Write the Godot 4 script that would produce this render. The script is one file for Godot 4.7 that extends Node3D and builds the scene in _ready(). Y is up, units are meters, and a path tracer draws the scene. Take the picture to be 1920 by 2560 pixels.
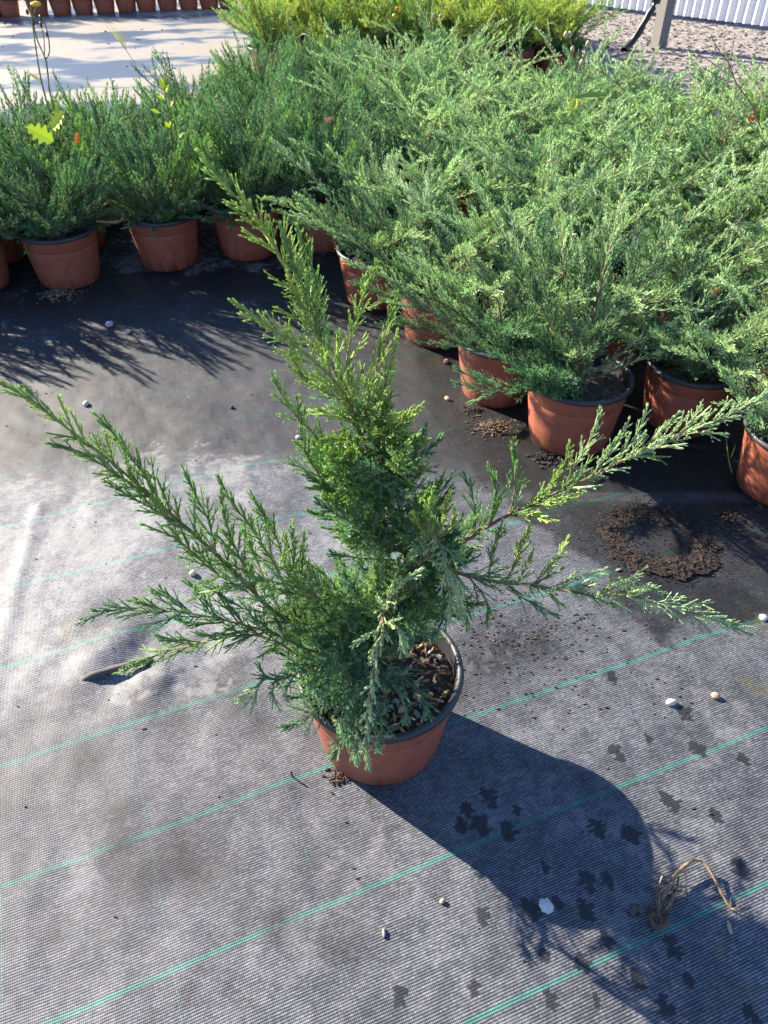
extends Node3D
# Potted junipers on woven ground fabric in a nursery yard, low morning sun from the back left.

const POT_R := 0.13
const POT_H := 0.185
var M := {}
var protos := {}
var hero: Node3D
var rng := RandomNumberGenerator.new()

# base and tip colours (linear) of the foliage tints
var TINT := [
	[Color(.115, .215, .120), Color(.240, .395, .200)],
	[Color(.165, .280, .090), Color(.340, .490, .165)],
	[Color(.240, .345, .085), Color(.440, .550, .170)],
	[Color(.315, .420, .215), Color(.490, .610, .330)],
	[Color(.370, .420, .090), Color(.520, .560, .160)],
	[Color(.108, .178, .100), Color(.225, .325, .170)],
	[Color(.088, .150, .088), Color(.190, .275, .145)],
]


class MB:
	var v := PackedVector3Array()
	var c := PackedColorArray()

	func tri(a: Vector3, b: Vector3, d: Vector3, ca: Color, cb: Color, cd: Color) -> void:
		v.append(a); v.append(b); v.append(d)
		c.append(ca); c.append(cb); c.append(cd)

	func quad(a: Vector3, b: Vector3, d: Vector3, e: Vector3, col: Color) -> void:
		tri(a, b, d, col, col, col)
		tri(a, d, e, col, col, col)

	func mesh() -> ArrayMesh:
		var arr := []
		arr.resize(Mesh.ARRAY_MAX)
		arr[Mesh.ARRAY_VERTEX] = v
		arr[Mesh.ARRAY_COLOR] = c
		var m := ArrayMesh.new()
		m.add_surface_from_arrays(Mesh.PRIMITIVE_TRIANGLES, arr)
		return m

	func smooth_mesh() -> ArrayMesh:
		var st := SurfaceTool.new()
		st.begin(Mesh.PRIMITIVE_TRIANGLES)
		st.set_smooth_group(0)
		for k in v.size():
			st.set_color(c[k])
			st.add_vertex(v[k])
		st.index()
		st.generate_normals()
		return st.commit()


func rf(a: float, b: float) -> float:
	return rng.randf_range(a, b)


func tag(o: Node, label: String, category: String, group := "", kind := "") -> Node:
	if label: o.set_meta("label", label)
	if category: o.set_meta("category", category)
	if group: o.set_meta("group", group)
	if kind: o.set_meta("kind", kind)
	return o


func put(called: String, mesh: Mesh, mat: Material, parent: Node = self) -> MeshInstance3D:
	var o := MeshInstance3D.new()
	o.name = called
	o.mesh = mesh
	o.material_override = mat
	parent.add_child(o, true)
	return o


func thing(called: String, at: Vector3, turn := 0.0) -> Node3D:
	var o := Node3D.new()
	o.name = called
	add_child(o, true)
	o.position = at
	o.rotation.y = turn
	return o


func mat(col: Color, rough: float, vertex := true) -> StandardMaterial3D:
	var m := StandardMaterial3D.new()
	m.albedo_color = col.linear_to_srgb()
	m.roughness = rough
	m.vertex_color_use_as_albedo = vertex
	m.cull_mode = BaseMaterial3D.CULL_DISABLED
	return m


func noise(freq: float, sd: int, octaves := 4) -> FastNoiseLite:
	var n := FastNoiseLite.new()
	n.noise_type = FastNoiseLite.TYPE_SIMPLEX_SMOOTH
	n.frequency = freq
	n.seed = sd
	n.fractal_octaves = octaves
	return n


func noise_tex(size: int, freq: float, sd: int, cols: Array, offs: Array, octaves := 5) -> NoiseTexture2D:
	var t := NoiseTexture2D.new()
	t.width = size
	t.height = size
	t.seamless = true
	t.noise = noise(freq, sd, octaves)
	if cols.size():
		var g := Gradient.new()
		g.offsets = PackedFloat32Array(offs)
		var pc := PackedColorArray()
		for c in cols: pc.append((c as Color).linear_to_srgb())
		g.colors = pc
		t.color_ramp = g
	return t


# ---------------------------------------------------------------- curves, tubes

func smooth_path(p: Array, step: float) -> PackedVector3Array:
	var cv := Curve3D.new()
	cv.bake_interval = 0.01
	for k in p.size():
		var t := Vector3.ZERO
		if k > 0 and k < p.size() - 1:
			t = (p[k + 1] - p[k - 1]) / 6.0
		cv.add_point(p[k], -t, t)
	var n := int(maxf(3.0, cv.get_baked_length() / step))
	var out := PackedVector3Array()
	for k in n + 1:
		out.append(cv.sample_baked(cv.get_baked_length() * k / n, true))
	return out


func tube(m: MB, p: PackedVector3Array, r0: float, r1: float, sides: int, c0: Color, c1: Color, rough := 0.0, green_from := 0.0) -> void:
	var n := p.size()
	var ref := Vector3.UP
	var prev := PackedVector3Array()
	var pc := c0
	for k in n:
		var t := (p[mini(k + 1, n - 1)] - p[maxi(k - 1, 0)]).normalized()
		if absf(t.dot(ref)) > 0.93: ref = Vector3.RIGHT if absf(t.x) < 0.8 else Vector3.BACK
		var a := t.cross(ref).normalized()
		var b := t.cross(a)
		ref = -t.cross(a) if false else ref
		var f := float(k) / (n - 1)
		var r := lerpf(r0, r1, f)
		var col := c0.lerp(c1, clampf((f - green_from) / maxf(0.01, 1.0 - green_from), 0, 1))
		col = col * rf(0.8, 1.2)
		var ring := PackedVector3Array()
		for s in sides:
			var an := TAU * s / sides
			ring.append(p[k] + (a * cos(an) + b * sin(an)) * r * (1.0 + rf(-rough, rough)))
		if k > 0:
			for s in sides:
				var s2 := (s + 1) % sides
				m.tri(prev[s], ring[s], ring[s2], pc, col, col)
				m.tri(prev[s], ring[s2], prev[s2], pc, col, pc)
		prev = ring
		pc = col
	for s in range(1, sides - 1):
		m.tri(prev[0], prev[s], prev[s + 1], pc, pc, pc)


func lathe(m: MB, prof: Array, segs: int, col: Color, wob := 0.0) -> void:
	for s in segs:
		var a0 := TAU * s / segs
		var a1 := TAU * (s + 1) / segs
		for k in prof.size() - 1:
			var p: Vector2 = prof[k]
			var q: Vector2 = prof[k + 1]
			var w0 := 1.0 + wob * sin(a0 * 2.0 + 0.6)
			var w1 := 1.0 + wob * sin(a1 * 2.0 + 0.6)
			var A := Vector3(cos(a0) * p.x * w0, p.y, sin(a0) * p.x * w0)
			var B := Vector3(cos(a1) * p.x * w1, p.y, sin(a1) * p.x * w1)
			var Cc := Vector3(cos(a1) * q.x * w1, q.y, sin(a1) * q.x * w1)
			var D := Vector3(cos(a0) * q.x * w0, q.y, sin(a0) * q.x * w0)
			m.tri(A, D, Cc, col, col, col)
			m.tri(A, Cc, B, col, col, col)


func box(m: MB, lo: Vector3, hi: Vector3, col: Color) -> void:
	var p := func(x: int, y: int, z: int) -> Vector3: return Vector3(hi.x if x else lo.x, hi.y if y else lo.y, hi.z if z else lo.z)
	m.quad(p.call(0, 0, 0), p.call(0, 1, 0), p.call(1, 1, 0), p.call(1, 0, 0), col)
	m.quad(p.call(0, 0, 1), p.call(1, 0, 1), p.call(1, 1, 1), p.call(0, 1, 1), col)
	m.quad(p.call(0, 0, 0), p.call(0, 0, 1), p.call(0, 1, 1), p.call(0, 1, 0), col)
	m.quad(p.call(1, 0, 0), p.call(1, 1, 0), p.call(1, 1, 1), p.call(1, 0, 1), col)
	m.quad(p.call(0, 1, 0), p.call(0, 1, 1), p.call(1, 1, 1), p.call(1, 1, 0), col)
	m.quad(p.call(0, 0, 0), p.call(1, 0, 0), p.call(1, 0, 1), p.call(0, 0, 1), col)


# ---------------------------------------------------------------- juniper sprays

class Spray:
	var v := PackedVector3Array()
	var b := PackedFloat32Array()
	var t := PackedFloat32Array()
	var cols := {}

	func tri(a: Vector3, c: Vector3, d: Vector3, br: float, tip0: float, tip1: float) -> void:
		v.append(a); v.append(c); v.append(d)
		b.append(br); b.append(br); b.append(br)
		t.append(tip0); t.append(tip0); t.append(tip1)


func cord(s: Spray, p0: Vector3, dir: Vector3, ln: float, bend: Vector3, r: float, ls: float, ll: float, lw: float, spread: float, per: int, tip: float) -> void:
	var n := maxi(2, int(ln / ls))
	var ax := dir.cross(Vector3(0.31, 0.22, 0.92)).normalized()
	var ay := dir.cross(ax).normalized()
	var cs := cos(spread)
	var sn := sin(spread)
	var ph := rf(0, TAU)
	# woody core, three sided
	if r > 0.0:
		var seg := maxi(1, int(ln / 0.02))
		for k in seg:
			var f0 := float(k) / seg
			var f1 := float(k + 1) / seg
			var a := p0 + dir * ln * f0 + bend * f0 * f0
			var b := p0 + dir * ln * f1 + bend * f1 * f1
			for j in 3:
				var an := TAU * j / 3.0
				var an2 := TAU * (j + 1) / 3.0
				var u := (ax * cos(an) + ay * sin(an)) * r
				var w := (ax * cos(an2) + ay * sin(an2)) * r
				s.tri(a + u, a + w, b + w * 0.7, 0.9, 0.1 + tip * f0 * 0.5, 0.1 + tip * f1 * 0.5)
				s.tri(a + u, b + w * 0.7, b + u * 0.7, 0.9, 0.1 + tip * f0 * 0.5, 0.1 + tip * f1 * 0.5)
	for k in n:
		var f := (k + 0.5) / n
		var c := p0 + dir * ln * f + bend * f * f
		var d := (dir * ln + bend * 2.0 * f).normalized()
		var q := lerpf(1.0, 0.62, f)
		for j in per:
			var an := ph + k * 1.57 + TAU * j / per + rf(-0.25, 0.25)
			var rad := ax * cos(an) + ay * sin(an)
			var tan_ := ay * cos(an) - ax * sin(an)
			var e := c + (d * cs + rad * sn) * ll * q * rf(0.85, 1.15)
			var o := c + rad * r * 0.6
			s.tri(o + tan_ * lw * 0.5 * q, o - tan_ * lw * 0.5 * q, e, rf(0.72, 1.28), tip * f * 0.7, minf(1.0, tip * (f * 0.8 + 0.35)))
	# blunt growing tip
	var c1 := p0 + dir * ln + bend
	var d1 := (dir * ln + bend * 2.0).normalized()
	s.tri(c1 + ax * lw * 0.6, c1 - ax * lw * 0.6, c1 + d1 * ll * 0.9, 1.1, tip, tip)
	s.tri(c1 + ay * lw * 0.6, c1 - ay * lw * 0.6, c1 + d1 * ll * 0.9, 1.0, tip, tip)


func spray_adult(L: float, lod: int) -> Spray:
	var s := Spray.new()
	var ls: float = [0.0026, 0.0050, 0.010][lod]
	var ll: float = [0.0036, 0.0064, 0.015][lod]
	var lw: float = [0.0018, 0.0026, 0.0042][lod]
	var r: float = [0.0010, 0.0010, 0.0][lod]
	var bend := Vector3(rf(-.12, .12), 0, rf(0.02, .22)) * L
	var sp: float = [0.36, 0.46, 0.55][lod]
	cord(s, Vector3.ZERO, Vector3.UP, L, bend, r * 1.2, ls, ll, lw, sp, 2, 1.0)
	var step: float = [0.0058, 0.0075, 0.012][lod]
	var n := int(L * 0.86 / step)
	for k in n:
		var f := 0.1 + 0.82 * (k + rf(0, .6)) / n
		var p := Vector3.UP * L * f + bend * f * f
		var tl := minf(0.034, L * 0.52) * (1.0 - f * 0.72) * rf(0.7, 1.15)
		var an := rf(0.36, 0.66)
		var az := (0.0 if k % 2 else PI) + rf(-0.75, 0.75)
		var rad := Vector3(cos(az), 0, sin(az))
		var d := (Vector3.UP * cos(an) + rad * sin(an)).normalized()
		var bd := Vector3.UP * tl * 0.18
		if lod == 2:
			var w := d.cross(rad).normalized() * 0.0032
			s.tri(p - w, p + w, p + d * tl, rf(.75, 1.2), f * .5, minf(1, f * .6 + .5))
			continue
		cord(s, p, d, tl, bd, r * 0.8 if lod == 0 else 0.0, ls, ll * 0.95, lw, sp, 2, 0.5 + f * 0.5)
		if lod == 0 and tl > 0.011:
			var nq := int(tl / 0.0065)
			for j in nq:
				var g := 0.15 + 0.65 * (j + 0.4) / nq
				var qa := (0.0 if j % 2 else PI) + rf(-.6, .6)
				var side := d.cross(Vector3(0.2, 0.3, 1).normalized()).normalized()
				var up2 := d.cross(side)
				var qd := (d * 0.78 + (side * cos(qa) + up2 * sin(qa)) * 0.62).normalized()
				cord(s, p + d * tl * g + bd * g * g, qd, rf(.0045, .0105) * (1.15 - g), Vector3.ZERO, 0.0, ls, ll * 0.85, lw, sp, 2, 0.8)
	return s


func spray_juvenile(L: float, lod: int) -> Spray:
	var s := Spray.new()
	var ls: float = [0.0030, 0.0055, 0.010][lod]
	var ll: float = [0.0062, 0.009, 0.015][lod]
	var lw: float = [0.0014, 0.0026, 0.0045][lod]
	var bend := Vector3(rf(-.1, .1), 0, rf(-0.1, .15)) * L
	cord(s, Vector3.ZERO, Vector3.UP, L, bend, 0.0007, ls, ll, lw, 0.85, 3, 0.9)
	var n := int(L * 0.8 / ([0.0085, 0.010, 0.016][lod] as float))
	for k in n:
		var f := 0.08 + 0.8 * (k + rf(0, .6)) / n
		var p := Vector3.UP * L * f + bend * f * f
		var tl := minf(0.030, L * 0.5) * (1.0 - f * 0.65) * rf(0.7, 1.15)
		var az := (0.0 if k % 2 else PI) + rf(-0.7, 0.7)
		var rad := Vector3(cos(az), 0, sin(az))
		var an := rf(0.6, 0.9)
		var d := (Vector3.UP * cos(an) + rad * sin(an)).normalized()
		if lod == 2:
			var w := d.cross(rad).normalized() * 0.0032
			s.tri(p - w, p + w, p + d * tl, rf(.75, 1.2), f * .4, minf(1, f * .5 + .4))
			continue
		cord(s, p, d, tl, Vector3.UP * tl * 0.1, 0.0, ls, ll * 0.92, lw, 0.85, 3, 0.4 + f * 0.4)
	return s


func spray(juv: bool, size: int, lod: int) -> Spray:
	var key := "%d_%d_%d_%d" % [int(juv), size, lod, rng.randi() % 3]
	if not protos.has(key):
		var L: float = [0.022, 0.038, 0.062][size]
		protos[key] = spray_juvenile(L, lod) if juv else spray_adult(L, lod)
	return protos[key]


func stamp(m: MB, s: Spray, xf: Transform3D, tint: int, level: int) -> void:
	var key := tint * 4 + level
	if not s.cols.has(key):
		var cc := PackedColorArray()
		cc.resize(s.v.size())
		var base: Color = TINT[tint][0]
		var tip: Color = TINT[tint][1]
		var k: float = [0.8, 0.95, 1.1, 1.25][level]
		for i in s.v.size():
			var c := base.lerp(tip, s.t[i]) * (s.b[i] * k)
			c.a = 1.0
			cc[i] = c
		s.cols[key] = cc
	m.v.append_array(xf * s.v)
	m.c.append_array(s.cols[key])


# Sprays along a stem; juv = the share of its length, from the base, that bears needles.
func clothe(m: MB, p: PackedVector3Array, lmax: float, juv: float, tint: int, gap: float, lod: int, bare := 0.02, rise := 0.35, taper := 0.42, wide := 0.72, tip_tint := -1) -> void:
	var acc := PackedFloat32Array([0.0])
	for k in range(1, p.size()):
		acc.append(acc[k - 1] + p[k].distance_to(p[k - 1]))
	var total: float = acc[acc.size() - 1]
	var s := bare
	var i := 0
	var turn := rf(0, TAU)
	while s < total - 0.006:
		while i < acc.size() - 2 and acc[i + 1] < s: i += 1
		var f := (s - acc[i]) / maxf(1e-5, acc[i + 1] - acc[i])
		var c := p[i].lerp(p[i + 1], f)
		var t := (p[i + 1] - p[i]).normalized()
		var left := total - s
		var L := clampf(0.017 + left * taper, 0.017, lmax) * rf(0.7, 1.2)
		var near_tip := clampf(left / 0.14, 0, 1)
		var ang := lerpf(0.2, wide, near_tip) + rf(-.1, .14)
		turn += 2.4 + rf(-.3, .3)
		var a := t.cross(Vector3.UP if absf(t.y) < 0.95 else Vector3.RIGHT).normalized()
		var b := a.cross(t)
		var rad := (a * cos(turn) + b * (sin(turn) + rise)).normalized()
		var d := (t * cos(ang) + rad * sin(ang)).normalized()
		put_spray(m, c, d, t, L, s / total < juv + rf(-.12, .12), tip_tint if tip_tint >= 0 and s / total > rf(.5, .8) else tint, lod)
		s += gap * rf(0.7, 1.3) * lerpf(0.75, 1.0, near_tip)
	var e := p.size() - 1
	put_spray(m, p[e] - (p[e] - p[e - 1]).normalized() * 0.012, (p[e] - p[e - 1]).normalized(), Vector3.UP, 0.026, juv > 0.95, tip_tint if tip_tint >= 0 else tint, lod)


func put_spray(m: MB, c: Vector3, d: Vector3, toward: Vector3, L: float, juvenile: bool, tint: int, lod: int) -> void:
	var size := 0 if L < 0.029 else (1 if L < 0.049 else 2)
	var native: float = [0.022, 0.038, 0.062][size]
	var z := toward - d * toward.dot(d)
	if z.length() < 0.05: z = d.cross(Vector3(0.3, 0.5, 0.8))
	z = z.normalized().rotated(d, rf(-.9, .9))
	var x := d.cross(z)
	var k := clampf(L / native, 0.72, 1.3)
	var tn := tint
	if juvenile and tint != 0 and tint < 3 and rng.randf() < 0.7: tn = 0 if rng.randf() < 0.6 else 1
	stamp(m, spray(juvenile, size, lod), Transform3D(Basis(x * k, d * k, z * k), c), tn, rng.randi() % 4)


# ---------------------------------------------------------------- pots

var pot_parts := []


func make_pot_meshes() -> void:
	var wall := MB.new()
	lathe(wall, [Vector2(.0, .006), Vector2(.090, .006), Vector2(.094, .0), Vector2(.098, .002), Vector2(.101, .010), Vector2(.1085, .060), Vector2(.1165, .118), Vector2(.1185, .133), Vector2(.1180, .1345), Vector2(.1190, .136), Vector2(.1225, .166), Vector2(.1235, .171)], 56, Color.WHITE)
	var n := noise(14.0, 5)
	for k in wall.v.size():
		var p := wall.v[k]
		var a := atan2(p.z, p.x)
		var e := n.get_noise_2d(cos(a) * 3.0 + sin(a) * 1.7, sin(a) * 3.0) * 0.5 + 0.5
		var low := clampf(1.25 - p.y / (0.012 + 0.075 * e * e), 0, 1)
		var c := Color(1, 1, 1).lerp(Color(.30, .28, .24), low * clampf(e * 1.7 - .35, 0, 1))
		if absf(p.y - .1345) < .0012: c = c * 0.6
		var sm := n.get_noise_3d(p.x * 2.2, p.y * 1.2 + 9.0, p.z * 2.2)
		if sm > .22: c = c.lerp(Color(.62, .60, .58), clampf((sm - .22) * 3.0, 0, .45))
		wall.c[k] = Color(c.r, c.g, c.b)
	var rim := MB.new()
	var prof := [Vector2(.1232, .1715)]
	for k in 9:
		var an := lerpf(-0.5, PI + 0.2, k / 8.0)
		prof.append(Vector2(.1252 + cos(an) * .0060, .1770 + sin(an) * .0080))
	prof.append_array([Vector2(.1195, .172), Vector2(.1165, .150), Vector2(.113, .120)])
	lathe(rim, prof, 56, Color.WHITE)
	var soil := MB.new()
	var sn := noise(45.0, 9)
	var rings := 9
	for s in 40:
		for k in rings:
			var q := []
			for w in [[k, s], [k + 1, s], [k + 1, s + 1], [k, s + 1]]:
				var r: float = 0.1155 * w[0] / rings
				var a: float = TAU * (w[1] % 40) / 40
				var x := cos(a) * r
				var y := sin(a) * r
				q.append(Vector3(x, .150 + sn.get_noise_2d(x, y) * .006 + .006 * (1.0 - r / .1155), y))
			var col := Color(.055, .036, .022) * rf(.6, 1.5)
			soil.tri(q[0], q[1], q[2], col, col, col)
			soil.tri(q[0], q[2], q[3], col, col, col)
	pot_parts = [wall.smooth_mesh(), rim.smooth_mesh(), soil.mesh()]


func add_pot(o: Node3D) -> Node3D:
	var w := put("pot", pot_parts[0], M.clay, o)
	put("rim", pot_parts[1], M.rim, w)
	return put("soil", pot_parts[2], M.soil, o)


# A stem bent from one elevation to another, as points.
func bough(az: float, e0: float, e1: float, ln: float, wander: float) -> Array:
	var p := Vector3(cos(az) * rf(.004, .016), .15, sin(az) * rf(.004, .016))
	var out := [p]
	var n := 6
	var a := az
	for k in n:
		var f := float(k) / (n - 1)
		var e := lerpf(e0, e1, f) + rf(-.08, .08)
		a += rf(-wander, wander)
		p += Vector3(cos(a) * cos(e), sin(e), sin(a) * cos(e)) * ln / n
		out.append(p)
	return out


# kind: "arching" (right-hand block), "dense" (left-hand block), "golden" (back)
func make_plant(kind: String, lod: int, sd: int, split: bool, given: Array = [], low_from := 0.0, low_span := TAU) -> Node3D:
	rng.seed = sd
	var o := Node3D.new()
	o.name = "potted_juniper"
	add_child(o, true)
	add_pot(o)
	var stems := MB.new()
	var all := MB.new()
	var nb := 15 if given.is_empty() else given.size()
	if kind == "dense": nb = 27
	if kind == "golden": nb = 17
	var bark := Color(.17, .092, .055)
	for k in nb:
		var az := TAU * (k * 0.618) + rf(-.3, .3)
		var pts: Array
		var tint := 5
		var lmax := .06
		var gap := .012
		var nsec := 0
		if kind == "arching":
			var up := rng.randf()
			pts = bough(az, lerpf(.35, 1.1, up) + rf(-.1, .1), lerpf(.0, .6, up), rf(.24, .42), .14)
			nsec = 5
			tint = [5, 5, 0, 1, 3][rng.randi() % 5] if rng.randf() < .6 else 5
			if k % 5 == 0: tint = 3
			if k < 5:
				pts = bough(az, rf(.55, 1.0), rf(.1, .5), rf(.44, .62), .08)
				tint = 3
				lmax = .034
				nsec = 2
		elif kind == "dense":
			var up := sqrt(float(k) / nb)
			pts = bough(az, lerpf(.1, 1.1, up), lerpf(.3, 1.15, up), rf(.19, .33), .16)
			nsec = 3
			tint = [6, 6, 0, 5, 1][rng.randi() % 5]
			lmax = .044
			gap = .010
		else:
			var up := rng.randf()
			pts = bough(az, lerpf(.35, 1.35, up), lerpf(.1, .9, up), rf(.26, .42), .15)
			nsec = 5
			tint = 4 if rng.randf() < .65 else (2 if rng.randf() < .6 else 1)
		if k < given.size():
			pts = bough(given[k][0], given[k][1], given[k][2], given[k][3], .05)
			tint = int(given[k][4])
		if lod == 2: gap *= 1.25
		var p := smooth_path(pts, .02)
		var f := MB.new() if split else all
		var st := MB.new() if split else stems
		tube(st, p, .0036 if kind != "dense" else .0026, .0008, 5 if lod < 2 else 3, bark, Color(.16, .17, .06), .1, .45)
		var juv := .25
		clothe(f, p, lmax, juv, tint, gap, lod, .05, .95 if kind != "golden" else .6, .3, .52, 3 if kind == "arching" and k % 2 == 0 else tint)
		for j in nsec:
			var g := rf(.22, .85)
			var i := int(g * (p.size() - 2))
			var t := (p[i + 1] - p[i]).normalized()
			var side := t.cross(Vector3.UP).normalized() * (1.0 if j % 2 else -1.0)
			var d := (t * .75 + side * rf(.3, .7) + Vector3.UP * rf(-.05, .5)).normalized()
			var ln := rf(.08, .16) * (1.2 - g * .6)
			var q := smooth_path([p[i], p[i] + d * ln * .5 + t * .004, p[i] + d * ln + (t + Vector3.UP * .5) * ln * .25], .02)
			tube(st, q, .0015, .0006, 3, bark, Color(.15, .18, .06), .1, .2)
			clothe(f, q, lmax * .85, juv * .6, tint, gap, lod, .012, .9, .34, .55)
		if split:
			var b := put("branch", st.mesh(), M.wood, o)
			put("foliage", f.mesh(), M.leaf, b)
	# short needle sprays close round the collar
	var low := MB.new() if split else all
	for k in (22 if kind == "arching" else 24):
		var az := low_from + rf(0, low_span)
		var el := rf(.3 if kind == "arching" and low_span > 6.0 else .0, 1.0)
		var d := Vector3(cos(az) * cos(el), sin(el), sin(az) * cos(el))
		var p0 := Vector3(cos(az) * rf(.0, .05), .165, sin(az) * rf(0, .05))
		var p := smooth_path([p0, p0 + d * rf(.05, .08), p0 + d * rf(.09, .15) + Vector3.UP * rf(-.03, .02)], .02)
		clothe(low, p, .05, .9, 0 if kind != "golden" else 1, .010, lod, .01)
	if split:
		put("foliage", low.mesh(), M.leaf, o)
	else:
		put("stem", stems.mesh(), M.wood, o)
		put("foliage", all.mesh(), M.leaf, o)
	return o


# ---------------------------------------------------------------- the plant in front

func br(r0: float, lmax: float, juv: float, tint: int, gap: float, n: Array) -> void:
	var pts := []
	for k in range(0, n.size(), 3):
		pts.append(Vector3(n[k], n[k + 1], n[k + 2]))
	var bare := 0.012
	if pts[0].y < 0.235 and Vector2(pts[0].x, pts[0].z).length() < 0.04:
		pts.push_front(Vector3(pts[0].x * 0.4 - .004, 0.148, pts[0].z * 0.4))
		bare = 0.085
	var p := smooth_path(pts, .009)
	var st := MB.new()
	tube(st, p, r0, .0008, 7, Color(.19, .105, .068) if r0 > .002 else Color(.17, .14, .06), Color(.17, .19, .07), .12, .5 if r0 > .002 else .1)
	var b := put("branch", st.mesh(), M.wood, hero)
	var f := MB.new()
	clothe(f, p, lmax, juv, tint, gap, 0, bare, .3, .24 if lmax > .03 else .10, .62 if lmax > .03 else .42, 3 if r0 > .0035 and pts[pts.size() - 1].x > .2 else (2 if tint == 1 and r0 > .004 else tint))
	put("foliage", f.mesh(), M.leaf, b)


func hero_branches() -> void:
	br(0.0055, 0.046, 0.42, 1, 0.008, [-0.012, 0.215, 0.003, 0.020, 0.324, 0.003, 0.036, 0.416, -0.002, 0.012, 0.504, -0.017, -0.008, 0.571, -0.027, -0.022, 0.603, -0.032, -0.042, 0.659, -0.042, -0.062, 0.707, -0.052, -0.085, 0.752, -0.062, -0.106, 0.809, -0.072, -0.131, 0.853, -0.077, -0.154, 0.879, -0.082, -0.177, 0.907, -0.087])
	br(0.002, 0.05, 0.05, 2, 0.01, [-0.024, 0.602, -0.032, -0.036, 0.660, -0.022, -0.066, 0.712, -0.012, -0.094, 0.745, -0.002, -0.125, 0.776, 0.003, -0.143, 0.793, 0.008])
	br(0.002, 0.05, 0.05, 2, 0.01, [-0.033, 0.636, -0.042, -0.039, 0.678, -0.072, -0.026, 0.735, -0.092, -0.007, 0.781, -0.102])
	br(0.002, 0.05, 0.1, 2, 0.01, [-0.009, 0.577, -0.032, -0.015, 0.634, -0.052, -0.004, 0.668, -0.072, 0.005, 0.710, -0.082, 0.020, 0.748, -0.092])
	br(0.0016, 0.05, 0.1, 2, 0.01, [-0.002, 0.572, -0.022, 0.004, 0.668, -0.002, 0.010, 0.709, -0.002, 0.019, 0.746, -0.002])
	br(0.0014, 0.04, 0, 1, 0.01, [-0.068, 0.717, -0.052, -0.080, 0.769, -0.082, -0.085, 0.801, -0.092, -0.087, 0.826, -0.097])
	br(0.0014, 0.04, 0, 1, 0.01, [-0.072, 0.730, -0.052, -0.089, 0.804, -0.052, -0.100, 0.843, -0.052])
	br(0.0014, 0.04, 0, 1, 0.01, [-0.066, 0.707, -0.052, -0.073, 0.763, -0.092, -0.079, 0.811, -0.102])
	br(0.0018, 0.05, 0.1, 1, 0.01, [-0.007, 0.475, -0.002, -0.047, 0.557, 0.038, -0.065, 0.595, 0.048, -0.080, 0.643, 0.058, -0.086, 0.704, 0.058])
	br(0.0016, 0.05, 0.1, 1, 0.01, [-0.022, 0.546, -0.022, -0.062, 0.615, 0.008, -0.085, 0.653, 0.018, -0.102, 0.680, 0.018, -0.112, 0.710, 0.018])
	br(0.0016, 0.05, 0.3, 0, 0.01, [0.019, 0.468, -0.002, 0.033, 0.582, 0.038, 0.041, 0.627, 0.048, 0.050, 0.661, 0.048])
	br(0.0014, 0.05, 0.4, 0, 0.01, [0.030, 0.446, -0.002, 0.057, 0.505, 0.008, 0.069, 0.534, 0.008, 0.087, 0.563, 0.008])
	br(0.0014, 0.05, 0.8, 1, 0.01, [0.009, 0.461, -0.002, -0.028, 0.523, 0.058, -0.059, 0.555, 0.088])
	br(0.0014, 0.05, 0.8, 0, 0.01, [0.020, 0.416, -0.002, -0.025, 0.469, 0.048, -0.057, 0.505, 0.078])
	br(0.0014, 0.05, 0.5, 1, 0.01, [0.006, 0.506, -0.022, 0.025, 0.589, 0.008, 0.029, 0.630, 0.008])
	br(0.0016, 0.05, 0.1, 2, 0.01, [-0.038, 0.642, -0.042, -0.081, 0.664, -0.052, -0.100, 0.696, -0.052, -0.104, 0.733, -0.052])
	br(0.0014, 0.05, 0.3, 1, 0.01, [-0.007, 0.562, -0.027, -0.047, 0.584, 0.018, -0.073, 0.616, 0.028])
	br(0.0012, 0.05, 0.75, 1, 0.009, [0.031, 0.430, -0.002, 0.005, 0.422, -0.025, -0.023, 0.425, -0.048])
	br(0.0012, 0.05, 0.75, 1, 0.009, [0.031, 0.431, -0.003, 0.070, 0.411, -0.025, 0.111, 0.393, -0.048])
	br(0.0012, 0.05, 0.75, 0, 0.009, [0.010, 0.513, -0.017, -0.006, 0.577, 0.033, -0.018, 0.652, 0.084])
	br(0.0012, 0.05, 0.3, 2, 0.009, [-0.031, 0.627, -0.038, -0.002, 0.613, -0.061, 0.028, 0.600, -0.083])
	br(0.0012, 0.05, 0.3, 1, 0.009, [-0.003, 0.557, -0.025, -0.032, 0.586, 0.002, -0.058, 0.621, 0.030])
	br(0.0012, 0.05, 0.3, 2, 0.009, [-0.009, 0.574, -0.028, 0.021, 0.612, 0.012, 0.048, 0.654, 0.052])
	br(0.0012, 0.05, 0.75, 1, 0.009, [0.027, 0.450, -0.005, 0.013, 0.447, -0.021, -0.001, 0.456, -0.037])
	br(0.0012, 0.05, 0.3, 1, 0.009, [-0.031, 0.627, -0.038, -0.014, 0.660, 0.006, 0.001, 0.696, 0.049])
	br(0.0012, 0.05, 0.75, 0, 0.009, [0.029, 0.441, -0.004, 0.000, 0.421, -0.024, -0.030, 0.401, -0.045])
	br(0.0012, 0.05, 0.75, 0, 0.009, [-0.000, 0.546, -0.023, 0.023, 0.589, 0.020, 0.043, 0.638, 0.063])
	br(0.0012, 0.05, 0.3, 2, 0.009, [-0.029, 0.621, -0.036, -0.050, 0.622, -0.043, -0.072, 0.627, -0.049])
	br(0.0012, 0.05, 0.3, 2, 0.009, [-0.010, 0.576, -0.028, 0.019, 0.563, -0.058, 0.049, 0.561, -0.089])
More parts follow.
